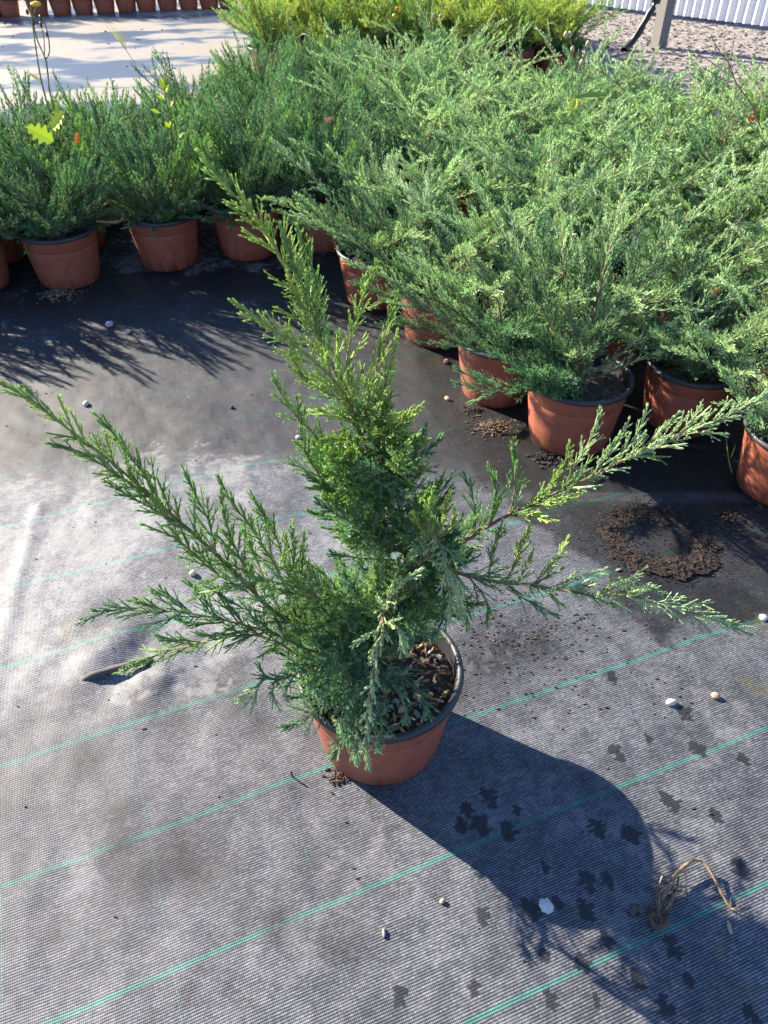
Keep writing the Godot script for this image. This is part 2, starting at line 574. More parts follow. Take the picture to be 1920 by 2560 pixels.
	br(0.0012, 0.05, 0.3, 1, 0.009, [-0.012, 0.580, -0.029, -0.031, 0.565, -0.052, -0.050, 0.553, -0.076])
	br(0.0012, 0.05, 0.75, 2, 0.009, [0.009, 0.515, -0.018, 0.032, 0.562, 0.019, 0.052, 0.621, 0.057])
	br(0.0012, 0.05, 0.3, 2, 0.009, [-0.020, 0.597, -0.031, -0.040, 0.630, 0.015, -0.058, 0.662, 0.061])
	br(0.0012, 0.05, 0.75, 1, 0.009, [0.032, 0.429, -0.002, 0.050, 0.443, -0.008, 0.067, 0.474, -0.015])
	br(0.0012, 0.05, 0.75, 2, 0.009, [0.018, 0.486, -0.011, -0.000, 0.507, -0.008, -0.017, 0.542, -0.006])
	br(0.0012, 0.05, 0.3, 2, 0.009, [-0.023, 0.606, -0.033, -0.012, 0.624, -0.016, -0.000, 0.647, 0.000])
	br(0.0012, 0.05, 0.75, 2, 0.009, [0.012, 0.504, -0.015, -0.027, 0.489, -0.038, -0.068, 0.478, -0.060])
	br(0.0012, 0.05, 0.3, 2, 0.009, [-0.015, 0.587, -0.030, 0.011, 0.643, 0.024, 0.032, 0.709, 0.079])
	br(0.0012, 0.05, 0.75, 1, 0.009, [0.013, 0.501, -0.014, -0.001, 0.532, 0.007, -0.014, 0.570, 0.029])
	br(0.0012, 0.05, 0.75, 0, 0.009, [0.030, 0.436, -0.003, 0.064, 0.462, 0.015, 0.096, 0.494, 0.033])
	br(0.0012, 0.05, 0.75, 0, 0.009, [0.015, 0.496, -0.013, 0.001, 0.529, -0.002, -0.013, 0.580, 0.010])
	br(0.0012, 0.05, 0.3, 2, 0.009, [-0.027, 0.616, -0.035, -0.014, 0.636, -0.029, -0.001, 0.668, -0.023])
	br(0.0012, 0.05, 0.3, 0, 0.009, [-0.005, 0.563, -0.026, -0.024, 0.588, -0.017, -0.042, 0.628, -0.007])
	br(0.0012, 0.05, 0.3, 1, 0.009, [-0.003, 0.556, -0.025, 0.009, 0.589, -0.009, 0.021, 0.638, 0.007])
	br(0.0012, 0.05, 0.3, 1, 0.009, [-0.001, 0.548, -0.024, -0.032, 0.579, 0.017, -0.060, 0.611, 0.057])
	br(0.0012, 0.05, 0.3, 2, 0.009, [-0.018, 0.593, -0.031, 0.015, 0.587, -0.063, 0.049, 0.597, -0.095])
	br(0.0012, 0.05, 0.3, 1, 0.009, [-0.005, 0.563, -0.026, -0.027, 0.602, 0.025, -0.046, 0.643, 0.075])
	br(0.0012, 0.05, 0.3, 2, 0.009, [-0.016, 0.589, -0.030, 0.013, 0.638, 0.015, 0.038, 0.696, 0.061])
	br(0.0012, 0.05, 0.75, 1, 0.009, [0.014, 0.500, -0.014, -0.024, 0.517, -0.025, -0.061, 0.554, -0.036])
	br(0.0012, 0.05, 0.3, 2, 0.009, [-0.023, 0.605, -0.033, -0.005, 0.629, -0.020, 0.012, 0.665, -0.006])
	br(0.0012, 0.05, 0.75, 2, 0.009, [0.006, 0.526, -0.020, -0.018, 0.520, -0.037, -0.043, 0.520, -0.053])
	br(0.0012, 0.05, 0.3, 1, 0.009, [-0.013, 0.582, -0.029, 0.011, 0.590, -0.039, 0.034, 0.610, -0.048])
	br(0.0012, 0.05, 0.3, 2, 0.009, [-0.021, 0.599, -0.032, -0.044, 0.600, -0.027, -0.068, 0.600, -0.023])
	br(0.0012, 0.05, 0.75, 0, 0.009, [0.001, 0.542, -0.023, 0.036, 0.598, 0.023, 0.065, 0.666, 0.069])
	br(0.0012, 0.05, 0.3, 2, 0.009, [-0.030, 0.625, -0.037, -0.056, 0.617, -0.053, -0.083, 0.612, -0.069])
	br(0.0012, 0.05, 0.3, 1, 0.009, [-0.004, 0.560, -0.026, 0.008, 0.595, 0.001, 0.019, 0.639, 0.027])
	br(0.0012, 0.05, 0.75, 2, 0.009, [0.031, 0.433, -0.003, -0.007, 0.477, 0.035, -0.040, 0.524, 0.073])
	br(0.0012, 0.05, 0.3, 2, 0.009, [-0.026, 0.614, -0.035, 0.000, 0.628, -0.017, 0.025, 0.645, 0.002])
	br(0.0012, 0.05, 0.3, 2, 0.009, [-0.011, 0.578, -0.028, -0.025, 0.614, 0.021, -0.036, 0.649, 0.071])
	br(0.0012, 0.05, 0.75, 1, 0.009, [0.023, 0.465, -0.007, 0.055, 0.514, 0.020, 0.082, 0.579, 0.048])
	br(0.0012, 0.05, 0.3, 2, 0.009, [-0.008, 0.571, -0.027, -0.043, 0.597, -0.001, -0.074, 0.629, 0.026])
	br(0.0012, 0.05, 0.3, 2, 0.009, [-0.032, 0.629, -0.038, -0.012, 0.658, -0.010, 0.006, 0.693, 0.018])
	br(0.0012, 0.05, 0.6, 1, 0.009, [0.023, 0.467, -0.008, 0.050, 0.526, 0.048, 0.073, 0.592, 0.104])
	br(0.0012, 0.05, 0.6, 1, 0.009, [0.029, 0.439, -0.004, -0.010, 0.462, 0.015, -0.047, 0.492, 0.034])
	br(0.0012, 0.05, 0.6, 2, 0.009, [0.026, 0.454, -0.006, -0.007, 0.456, -0.024, -0.039, 0.482, -0.042])
	br(0.0012, 0.05, 0.6, 0, 0.009, [0.026, 0.452, -0.005, 0.049, 0.503, 0.042, 0.068, 0.562, 0.090])
	br(0.0012, 0.05, 0.6, 1, 0.009, [0.021, 0.475, -0.009, -0.015, 0.473, -0.016, -0.051, 0.478, -0.022])
	br(0.0012, 0.05, 0.6, 1, 0.009, [0.004, 0.532, -0.021, -0.020, 0.535, -0.024, -0.044, 0.544, -0.026])
	br(0.0012, 0.05, 0.6, 1, 0.009, [0.004, 0.534, -0.021, 0.018, 0.597, 0.037, 0.029, 0.676, 0.095])
	br(0.0012, 0.05, 0.6, 1, 0.009, [0.010, 0.512, -0.017, -0.015, 0.567, 0.046, -0.036, 0.625, 0.108])
	br(0.0012, 0.05, 0.6, 1, 0.009, [0.031, 0.433, -0.003, 0.002, 0.410, -0.023, -0.029, 0.383, -0.044])
	br(0.0012, 0.05, 0.6, 1, 0.009, [0.021, 0.476, -0.009, 0.051, 0.485, 0.003, 0.080, 0.492, 0.015])
	br(0.0012, 0.05, 0.6, 1, 0.009, [0.028, 0.447, -0.005, -0.012, 0.497, 0.043, -0.046, 0.554, 0.090])
	br(0.0012, 0.05, 0.6, 1, 0.009, [0.013, 0.503, -0.015, -0.014, 0.527, 0.009, -0.038, 0.554, 0.032])
	br(0.0012, 0.05, 0.6, 0, 0.009, [0.007, 0.521, -0.019, 0.019, 0.566, 0.038, 0.029, 0.608, 0.096])
	br(0.0012, 0.05, 0.6, 0, 0.009, [0.029, 0.441, -0.004, 0.003, 0.489, 0.019, -0.020, 0.568, 0.041])
	br(0.0012, 0.05, 0.6, 0, 0.009, [0.023, 0.465, -0.007, -0.022, 0.505, 0.017, -0.062, 0.564, 0.042])
	br(0.0012, 0.05, 0.6, 1, 0.009, [0.021, 0.472, -0.009, 0.048, 0.534, 0.034, 0.070, 0.620, 0.076])
	br(0.0012, 0.05, 0.6, 0, 0.009, [0.025, 0.459, -0.007, -0.026, 0.533, 0.057, -0.065, 0.622, 0.120])
	br(0.0012, 0.05, 0.6, 2, 0.009, [0.011, 0.508, -0.016, -0.031, 0.495, -0.039, -0.075, 0.491, -0.062])
	br(0.0012, 0.05, 0.6, 2, 0.009, [0.025, 0.460, -0.007, 0.039, 0.478, -0.001, 0.052, 0.511, 0.005])
	br(0.0012, 0.05, 0.6, 1, 0.009, [0.004, 0.531, -0.021, -0.028, 0.588, 0.041, -0.053, 0.651, 0.104])
	br(0.0012, 0.05, 0.6, 1, 0.009, [0.010, 0.511, -0.017, -0.030, 0.522, -0.012, -0.070, 0.544, -0.008])
	br(0.0012, 0.05, 0.6, 1, 0.009, [0.017, 0.490, -0.012, 0.038, 0.553, 0.048, 0.055, 0.627, 0.108])
	br(0.0012, 0.05, 0.6, 0, 0.009, [0.004, 0.531, -0.021, -0.017, 0.546, -0.028, -0.038, 0.585, -0.035])
	br(0.0012, 0.05, 0.6, 1, 0.009, [0.021, 0.476, -0.009, -0.011, 0.475, -0.010, -0.042, 0.474, -0.011])
	br(0.0012, 0.05, 0.6, 1, 0.009, [0.023, 0.464, -0.007, 0.052, 0.476, -0.004, 0.080, 0.501, -0.001])
	br(0.0012, 0.05, 0.6, 1, 0.009, [0.017, 0.490, -0.012, -0.023, 0.477, -0.024, -0.064, 0.463, -0.037])
	br(0.0012, 0.05, 0.6, 1, 0.009, [0.008, 0.519, -0.019, -0.027, 0.586, 0.039, -0.054, 0.670, 0.097])
	br(0.0012, 0.05, 0.6, 1, 0.009, [0.030, 0.437, -0.003, 0.043, 0.514, 0.061, 0.052, 0.607, 0.125])
	br(0.0012, 0.05, 0.6, 2, 0.009, [0.018, 0.484, -0.011, -0.018, 0.479, -0.016, -0.056, 0.474, -0.021])
	br(0.0012, 0.05, 0.6, 1, 0.009, [0.016, 0.494, -0.013, -0.034, 0.515, -0.018, -0.080, 0.568, -0.024])
	br(0.0012, 0.05, 0.6, 2, 0.009, [0.026, 0.455, -0.006, 0.049, 0.444, -0.020, 0.073, 0.438, -0.034])
	br(0.0012, 0.05, 0.6, 1, 0.009, [0.030, 0.437, -0.003, -0.001, 0.429, -0.012, -0.032, 0.420, -0.022])
	br(0.0012, 0.05, 0.6, 0, 0.009, [0.012, 0.504, -0.015, -0.038, 0.548, 0.021, -0.081, 0.608, 0.057])
	br(0.0012, 0.05, 0.6, 2, 0.009, [0.023, 0.464, -0.007, 0.050, 0.503, 0.020, 0.074, 0.558, 0.047])
	br(0.0012, 0.05, 0.6, 1, 0.009, [0.023, 0.465, -0.007, -0.031, 0.497, 0.017, -0.080, 0.539, 0.042])
	br(0.0012, 0.05, 0.6, 1, 0.009, [0.017, 0.489, -0.012, -0.004, 0.513, 0.003, -0.024, 0.551, 0.017])
	br(0.0012, 0.05, 0.6, 1, 0.009, [0.024, 0.460, -0.007, 0.042, 0.505, 0.019, 0.057, 0.573, 0.044])
	br(0.0012, 0.05, 0.6, 1, 0.009, [0.024, 0.463, -0.007, -0.021, 0.501, 0.014, -0.061, 0.560, 0.034])
	br(0.0012, 0.05, 0.6, 2, 0.009, [0.012, 0.505, -0.015, -0.027, 0.558, 0.044, -0.059, 0.613, 0.103])
	br(0.0012, 0.05, 0.6, 2, 0.009, [0.014, 0.498, -0.014, 0.030, 0.498, -0.013, 0.045, 0.497, -0.013])
	br(0.0012, 0.05, 0.7, 1, 0.009, [0.066, 0.403, 0.008, 0.042, 0.412, 0.013, 0.036, 0.394, -0.023])
	br(0.0012, 0.05, 0.7, 1, 0.009, [0.043, 0.403, 0.008, 0.059, 0.383, 0.013, 0.062, 0.444, 0.081])
	br(0.0012, 0.05, 0.7, 1, 0.009, [0.074, 0.403, 0.008, 0.081, 0.428, 0.013, 0.120, 0.405, -0.048])
	br(0.0012, 0.05, 0.7, 1, 0.009, [0.069, 0.403, 0.008, 0.063, 0.425, 0.013, 0.078, 0.422, -0.024])
	br(0.0012, 0.05, 0.7, 1, 0.009, [0.079, 0.403, 0.008, 0.074, 0.426, 0.013, 0.097, 0.466, 0.022])
	br(0.0012, 0.05, 0.7, 0, 0.009, [0.043, 0.403, 0.008, 0.073, 0.381, 0.013, 0.089, 0.440, 0.079])
	br(0.0012, 0.05, 0.7, 1, 0.009, [0.048, 0.403, 0.008, 0.077, 0.446, 0.013, 0.103, 0.489, 0.005])
	br(0.0012, 0.05, 0.7, 0, 0.009, [0.070, 0.403, 0.008, 0.073, 0.418, 0.013, 0.088, 0.503, 0.075])
	br(0.0012, 0.05, 0.7, 1, 0.009, [0.035, 0.403, 0.008, 0.071, 0.442, 0.013, 0.090, 0.496, 0.021])
	br(0.0012, 0.05, 0.7, 0, 0.009, [0.058, 0.403, 0.008, 0.047, 0.405, 0.013, 0.041, 0.466, 0.062])
	br(0.0012, 0.05, 0.7, 0, 0.009, [0.068, 0.403, 0.008, 0.076, 0.423, 0.013, 0.092, 0.524, 0.088])
	br(0.0012, 0.05, 0.7, 1, 0.009, [0.055, 0.403, 0.008, 0.087, 0.453, 0.013, 0.130, 0.458, -0.045])
	br(0.0012, 0.05, 0.7, 1, 0.009, [0.047, 0.403, 0.008, 0.062, 0.411, 0.013, 0.068, 0.491, 0.076])
	br(0.0012, 0.05, 0.7, 1, 0.009, [0.051, 0.403, 0.008, 0.073, 0.431, 0.013, 0.094, 0.479, 0.025])
	br(0.0012, 0.05, 0.7, 1, 0.009, [0.034, 0.403, 0.008, 0.048, 0.411, 0.013, 0.047, 0.402, -0.014])
	br(0.0012, 0.05, 0.7, 1, 0.009, [0.047, 0.403, 0.008, 0.061, 0.451, 0.013, 0.070, 0.519, 0.029])
	br(0.0012, 0.05, 0.7, 1, 0.009, [0.048, 0.403, 0.008, 0.073, 0.407, 0.013, 0.101, 0.372, -0.036])
	br(0.0012, 0.05, 0.7, 0, 0.009, [0.082, 0.403, 0.008, 0.083, 0.416, 0.013, 0.109, 0.484, 0.060])
	br(0.0012, 0.05, 0.7, 1, 0.009, [0.074, 0.403, 0.008, 0.061, 0.439, 0.013, 0.068, 0.519, 0.052])
	br(0.0012, 0.05, 0.7, 1, 0.009, [0.038, 0.403, 0.008, 0.059, 0.426, 0.013, 0.067, 0.474, 0.029])
	br(0.0012, 0.05, 0.7, 0, 0.009, [0.041, 0.403, 0.008, 0.086, 0.421, 0.013, 0.126, 0.420, -0.016])
	br(0.0012, 0.05, 0.7, 0, 0.009, [0.073, 0.403, 0.008, 0.054, 0.451, 0.013, 0.060, 0.467, -0.031])
	br(0.0045, 0.042, 0.3, 1, 0.008, [-0.012, 0.215, 0.003, -0.086, 0.292, 0.028, -0.144, 0.368, 0.048, -0.166, 0.404, 0.048, -0.196, 0.458, 0.048, -0.224, 0.502, 0.048, -0.269, 0.562, 0.043, -0.313, 0.619, 0.038, -0.351, 0.659, 0.033, -0.376, 0.686, 0.028, -0.405, 0.705, 0.023, -0.420, 0.714, 0.023])
	br(0.0016, 0.04, 0, 1, 0.01, [-0.257, 0.539, 0.043, -0.278, 0.581, 0.028, -0.296, 0.613, 0.018, -0.319, 0.651, 0.008])
	br(0.0014, 0.035, 0, 1, 0.01, [-0.271, 0.564, 0.043, -0.304, 0.618, 0.058, -0.322, 0.646, 0.068, -0.346, 0.663, 0.073])
	br(0.0014, 0.035, 0, 1, 0.01, [-0.239, 0.524, 0.048, -0.278, 0.581, 0.068, -0.300, 0.611, 0.078])
	br(0.0016, 0.05, 0.1, 1, 0.01, [-0.174, 0.406, 0.048, -0.205, 0.462, 0.068, -0.222, 0.501, 0.078, -0.238, 0.541, 0.088, -0.261, 0.561, 0.093])
	br(0.0014, 0.04, 0, 1, 0.01, [-0.207, 0.476, 0.048, -0.214, 0.515, 0.028, -0.225, 0.541, 0.018, -0.234, 0.578, 0.013])
	br(0.0018, 0.05, 0.2, 1, 0.01, [-0.116, 0.347, 0.038, -0.135, 0.441, 0.038, -0.159, 0.503, 0.033, -0.177, 0.537, 0.028, -0.191, 0.571, 0.023])
	br(0.0014, 0.04, 0.1, 1, 0.01, [-0.164, 0.406, 0.048, -0.181, 0.513, 0.058, -0.183, 0.558, 0.063, -0.183, 0.584, 0.063])
	br(0.0016, 0.05, 0.3, 1, 0.01, [-0.108, 0.318, 0.028, -0.130, 0.430, 0.008, -0.137, 0.463, 0.003, -0.161, 0.525, -0.002])
	br(0.0014, 0.05, 0.5, 1, 0.01, [-0.102, 0.318, 0.028, -0.114, 0.423, 0.028, -0.109, 0.499, 0.028])
	br(0.0014, 0.05, 0.6, 1, 0.01, [-0.086, 0.301, 0.028, -0.100, 0.441, 0.048, -0.093, 0.499, 0.048])
	br(0.0014, 0.05, 0.4, 1, 0.01, [-0.135, 0.366, 0.048, -0.171, 0.406, -0.012, -0.184, 0.450, -0.022])
	br(0.0014, 0.05, 0.6, 0, 0.01, [-0.125, 0.358, 0.048, -0.173, 0.419, 0.088, -0.199, 0.465, 0.103])
	br(0.0042, 0.042, 0.3, 1, 0.009, [-0.012, 0.215, 0.003, 0.040, 0.352, -0.002, 0.083, 0.410, -0.012, 0.128, 0.443, -0.022, 0.156, 0.463, -0.027, 0.188, 0.482, -0.032, 0.234, 0.501, -0.042, 0.277, 0.519, -0.052, 0.320, 0.541, -0.062, 0.363, 0.555, -0.072, 0.405, 0.573, -0.082, 0.448, 0.588, -0.092, 0.475, 0.601, -0.097, 0.506, 0.621, -0.102])
	br(0.0015, 0.04, 0, 3, 0.01, [0.244, 0.510, -0.042, 0.258, 0.549, -0.052, 0.271, 0.570, -0.062, 0.280, 0.602, -0.072])
	br(0.0014, 0.04, 0, 3, 0.01, [0.282, 0.524, -0.052, 0.302, 0.555, -0.062, 0.318, 0.584, -0.072])
	br(0.0014, 0.04, 0, 3, 0.01, [0.306, 0.540, -0.052, 0.329, 0.580, -0.062, 0.339, 0.604, -0.072])
	br(0.0014, 0.04, 0, 3, 0.01, [0.333, 0.545, -0.062, 0.350, 0.587, -0.052, 0.360, 0.618, -0.042])
	br(0.0012, 0.03, 0, 3, 0.01, [0.383, 0.567, -0.072, 0.403, 0.584, -0.082, 0.416, 0.598, -0.082])
	br(0.0016, 0.05, 0.2, 1, 0.01, [0.174, 0.474, -0.032, 0.180, 0.497, -0.042, 0.178, 0.534, -0.052, 0.175, 0.563, -0.062])
	br(0.0014, 0.05, 0.3, 0, 0.01, [0.116, 0.427, -0.022, 0.131, 0.450, -0.032, 0.126, 0.489, -0.042, 0.116, 0.515, -0.052])
	br(0.0014, 0.04, 0.1, 2, 0.01, [0.205, 0.485, -0.037, 0.232, 0.524, -0.042, 0.244, 0.563, -0.052])
	br(0.0012, 0.04, 0.1, 2, 0.01, [0.188, 0.481, -0.032, 0.218, 0.511, -0.012, 0.244, 0.527, -0.002])
	br(0.0012, 0.04, 0.1, 2, 0.01, [0.173, 0.470, -0.032, 0.198, 0.496, -0.002, 0.213, 0.498, 0.008])
	br(0.0014, 0.05, 0.3, 1, 0.01, [0.147, 0.452, -0.027, 0.156, 0.497, -0.042, 0.146, 0.529, -0.052])
	br(0.0038, 0.04, 0.25, 1, 0.009, [-0.012, 0.215, 0.003, 0.033, 0.392, 0.028, 0.079, 0.439, 0.038, 0.113, 0.437, 0.048, 0.156, 0.435, 0.058, 0.195, 0.445, 0.073, 0.228, 0.452, 0.088, 0.263, 0.457, 0.100, 0.303, 0.466, 0.110, 0.336, 0.458, 0.114, 0.378, 0.447, 0.118, 0.418, 0.430, 0.118, 0.463, 0.405, 0.118])
	br(0.0012, 0.04, 0, 2, 0.01, [0.195, 0.447, 0.073, 0.214, 0.477, 0.068, 0.228, 0.498, 0.058])
	br(0.0012, 0.04, 0.1, 2, 0.01, [0.165, 0.433, 0.053, 0.177, 0.484, 0.048, 0.185, 0.515, 0.048])
	br(0.0014, 0.04, 0.2, 1, 0.01, [0.142, 0.433, 0.048, 0.143, 0.484, 0.048, 0.149, 0.518, 0.048])
	br(0.0012, 0.04, 0, 2, 0.01, [0.176, 0.435, 0.058, 0.185, 0.457, 0.058, 0.191, 0.483, 0.058])
	br(0.0012, 0.04, 0, 3, 0.01, [0.215, 0.452, 0.084, 0.231, 0.475, 0.093, 0.260, 0.492, 0.098])
	br(0.0012, 0.04, 0, 3, 0.01, [0.271, 0.461, 0.103, 0.299, 0.488, 0.108, 0.336, 0.472, 0.108])
	br(0.0012, 0.035, 0.3, 0, 0.01, [0.172, 0.392, 0.028, 0.213, 0.360, 0.028, 0.243, 0.339, 0.028])
	br(0.0012, 0.05, 0.6, 1, 0.01, [0.094, 0.444, 0.048, 0.110, 0.434, 0.088, 0.111, 0.404, 0.098])
	br(0.0012, 0.05, 0.6, 1, 0.01, [0.115, 0.436, 0.048, 0.137, 0.423, 0.078, 0.140, 0.400, 0.088])
	br(0.0012, 0.05, 0.6, 0, 0.01, [0.079, 0.434, 0.038, 0.085, 0.419, 0.088, 0.072, 0.396, 0.108])
	br(0.0012, 0.05, 0.6, 0, 0.01, [0.060, 0.398, 0.018, 0.048, 0.392, 0.078, 0.043, 0.368, 0.098])
	br(0.0026, 0.024, 0, 3, 0.006, [0.006, 0.259, 0.008, 0.019, 0.419, 0.078, 0.005, 0.473, 0.143, 0.005, 0.466, 0.170, -0.002, 0.442, 0.178, -0.006, 0.412, 0.182, -0.012, 0.362, 0.184, -0.016, 0.305, 0.185, -0.018, 0.251, 0.185, -0.015, 0.202, 0.183])
	br(0.0012, 0.04, 0, 3, 0.009, [0.004, 0.469, 0.158, 0.019, 0.493, 0.178, 0.029, 0.459, 0.185])
	br(0.0012, 0.04, 0, 3, 0.009, [0.004, 0.462, 0.158, -0.012, 0.475, 0.178, -0.019, 0.471, 0.183])
	br(0.0012, 0.04, 0.1, 3, 0.009, [0.005, 0.473, 0.143, 0.017, 0.535, 0.163, 0.038, 0.559, 0.168])
	br(0.0024, 0.04, 0.1, 3, 0.01, [0.028, 0.405, 0.018, 0.054, 0.505, 0.088, 0.065, 0.564, 0.113, 0.072, 0.554, 0.128, 0.076, 0.527, 0.136, 0.082, 0.496, 0.138, 0.084, 0.464, 0.138])
	br(0.0013, 0.045, 0, 2, 0.008, [0.062, 0.561, 0.113, 0.054, 0.596, 0.118, 0.057, 0.618, 0.118])
	br(0.0013, 0.045, 0, 2, 0.008, [0.065, 0.564, 0.113, 0.071, 0.602, 0.118, 0.074, 0.619, 0.118])
	br(0.0013, 0.045, 0, 2, 0.008, [0.067, 0.561, 0.113, 0.079, 0.599, 0.128, 0.081, 0.609, 0.128])
	br(0.0013, 0.045, 0, 2, 0.008, [0.061, 0.550, 0.108, 0.046, 0.584, 0.118, 0.041, 0.596, 0.118])
	br(0.0012, 0.04, 0, 3, 0.009, [0.077, 0.534, 0.118, 0.089, 0.511, 0.133, 0.097, 0.466, 0.138])
	br(0.0026, 0.05, 0.5, 1, 0.01, [-0.012, 0.215, 0.003, -0.057, 0.377, 0.058, -0.094, 0.458, 0.093, -0.138, 0.494, 0.113, -0.163, 0.495, 0.118, -0.188, 0.489, 0.120, -0.217, 0.474, 0.120])
	br(0.0026, 0.05, 0.45, 0, 0.009, [-0.012, 0.215, 0.003, -0.091, 0.281, 0.048, -0.133, 0.358, 0.083, -0.179, 0.400, 0.098, -0.238, 0.432, 0.108, -0.279, 0.436, 0.108, -0.334, 0.434, 0.106, -0.369, 0.416, 0.105])
	br(0.0013, 0.045, 0.2, 1, 0.009, [-0.238, 0.431, 0.108, -0.258, 0.445, 0.098, -0.272, 0.450, 0.093])
	br(0.0013, 0.045, 0.2, 1, 0.009, [-0.207, 0.413, 0.103, -0.220, 0.441, 0.088, -0.235, 0.454, 0.083])
	br(0.0013, 0.045, 0.2, 1, 0.009, [-0.262, 0.434, 0.108, -0.278, 0.458, 0.118, -0.289, 0.463, 0.118])
	br(0.0013, 0.045, 0.2, 1, 0.009, [-0.179, 0.400, 0.098, -0.197, 0.427, 0.088, -0.203, 0.443, 0.083])
	br(0.0013, 0.045, 0.2, 1, 0.009, [-0.197, 0.409, 0.103, -0.223, 0.423, 0.118, -0.242, 0.433, 0.123])
	br(0.0013, 0.045, 0.2, 1, 0.009, [-0.159, 0.388, 0.098, -0.188, 0.404, 0.118, -0.213, 0.412, 0.128])
	br(0.0024, 0.04, 0.35, 1, 0.01, [-0.012, 0.215, 0.003, -0.098, 0.263, 0.048, -0.132, 0.354, 0.093, -0.162, 0.390, 0.108, -0.207, 0.392, 0.116, -0.244, 0.382, 0.120, -0.277, 0.372, 0.122, -0.336, 0.334, 0.121])
	br(0.0012, 0.04, 0.1, 1, 0.009, [-0.228, 0.388, 0.118, -0.249, 0.404, 0.128, -0.266, 0.413, 0.133])
	br(0.0022, 0.04, 0.5, 0, 0.009, [-0.012, 0.215, 0.003, -0.085, 0.279, 0.068, -0.122, 0.352, 0.148, -0.140, 0.378, 0.163, -0.145, 0.402, 0.168])
	br(0.0012, 0.04, 0, 3, 0.008, [-0.137, 0.378, 0.163, -0.150, 0.367, 0.173, -0.158, 0.338, 0.178])
	br(0.0012, 0.04, 0, 3, 0.008, [-0.129, 0.367, 0.158, -0.133, 0.359, 0.173, -0.129, 0.345, 0.178])
	br(0.0012, 0.04, 0, 3, 0.008, [-0.144, 0.376, 0.168, -0.164, 0.354, 0.173, -0.173, 0.344, 0.173])
	br(0.0013, 0.06, 1, 0, 0.01, [-0.027, 0.246, 0.028, -0.040, 0.291, 0.100, -0.050, 0.274, 0.151, -0.050, 0.231, 0.151])
	br(0.0013, 0.06, 1, 0, 0.01, [-0.027, 0.246, 0.028, -0.037, 0.283, 0.101, -0.044, 0.258, 0.154, -0.044, 0.214, 0.154])
	br(0.0013, 0.06, 1, 0, 0.01, [-0.027, 0.246, 0.028, -0.031, 0.267, 0.103, -0.032, 0.226, 0.158, -0.032, 0.180, 0.158])
	br(0.0013, 0.06, 1, 0, 0.01, [-0.027, 0.246, 0.028, -0.013, 0.293, 0.104, 0.002, 0.280, 0.160, 0.003, 0.237, 0.160])
	br(0.0013, 0.06, 1, 0, 0.01, [-0.027, 0.246, 0.028, -0.016, 0.281, 0.105, -0.003, 0.256, 0.162, -0.002, 0.212, 0.162])
	br(0.0013, 0.06, 1, 0, 0.01, [-0.027, 0.246, 0.028, -0.051, 0.316, 0.093, -0.071, 0.323, 0.138, -0.072, 0.283, 0.138])
	br(0.0013, 0.06, 1, 0, 0.01, [-0.027, 0.246, 0.028, -0.058, 0.317, 0.086, -0.085, 0.325, 0.123, -0.086, 0.285, 0.123])
	br(0.0013, 0.06, 1, 0, 0.01, [-0.027, 0.246, 0.028, 0.002, 0.292, 0.088, 0.032, 0.274, 0.128, 0.034, 0.231, 0.128])
	br(0.0013, 0.06, 1, 0, 0.01, [-0.027, 0.246, 0.028, 0.016, 0.286, 0.081, 0.060, 0.262, 0.113, 0.063, 0.219, 0.113])
	br(0.0015, 0.055, 0.85, 0, 0.009, [-0.022, 0.281, 0.013, -0.032, 0.419, 0.061, -0.041, 0.508, 0.118])
	br(0.0015, 0.055, 0.85, 0, 0.009, [-0.015, 0.289, 0.013, -0.018, 0.405, 0.033, -0.022, 0.474, 0.064])
	br(0.0015, 0.055, 0.85, 1, 0.009, [-0.010, 0.273, 0.013, -0.007, 0.363, 0.023, -0.005, 0.408, 0.043])
	br(0.0015, 0.055, 0.85, 1, 0.009, [-0.001, 0.284, 0.013, 0.013, 0.417, 0.055, 0.025, 0.503, 0.106])
	br(0.0015, 0.055, 0.85, 1, 0.009, [0.006, 0.271, 0.013, 0.031, 0.357, 0.022, 0.054, 0.399, 0.042])
	br(0.0015, 0.055, 0.85, 1, 0.009, [0.015, 0.265, 0.013, 0.052, 0.343, 0.020, 0.088, 0.377, 0.036])
	br(0.0015, 0.055, 0.85, 2, 0.009, [0.021, 0.271, 0.013, 0.068, 0.331, -0.001, 0.114, 0.350, -0.004])
	br(0.0015, 0.055, 0.85, 1, 0.009, [-0.028, 0.265, 0.013, -0.050, 0.340, 0.017, -0.071, 0.371, 0.031])
	br(0.0015, 0.055, 0.85, 0, 0.009, [-0.034, 0.254, 0.013, -0.069, 0.271, -0.024, -0.106, 0.246, -0.051])
	br(0.0015, 0.055, 0.85, 1, 0.009, [-0.042, 0.243, 0.013, -0.079, 0.342, 0.057, -0.111, 0.399, 0.111])
	br(0.0015, 0.055, 0.85, 1, 0.009, [-0.016, 0.262, 0.013, -0.022, 0.316, 0.001, -0.029, 0.328, -0.002])
	br(0.0015, 0.055, 0.85, 1, 0.009, [-0.001, 0.260, 0.013, 0.014, 0.323, 0.011, 0.029, 0.343, 0.020])
	br(0.0015, 0.055, 0.85, 1, 0.009, [-0.024, 0.246, 0.013, -0.041, 0.288, 0.006, -0.058, 0.289, 0.010])
	br(0.0015, 0.055, 0.85, 1, 0.009, [0.010, 0.254, 0.013, 0.042, 0.319, 0.018, 0.073, 0.342, 0.034])
	br(0.0015, 0.055, 0.85, 0, 0.009, [-0.048, 0.231, 0.013, -0.099, 0.280, 0.024, -0.149, 0.286, 0.045])
	br(0.0015, 0.055, 0.85, 2, 0.009, [-0.041, 0.226, 0.013, -0.086, 0.224, -0.012, -0.134, 0.176, -0.028])
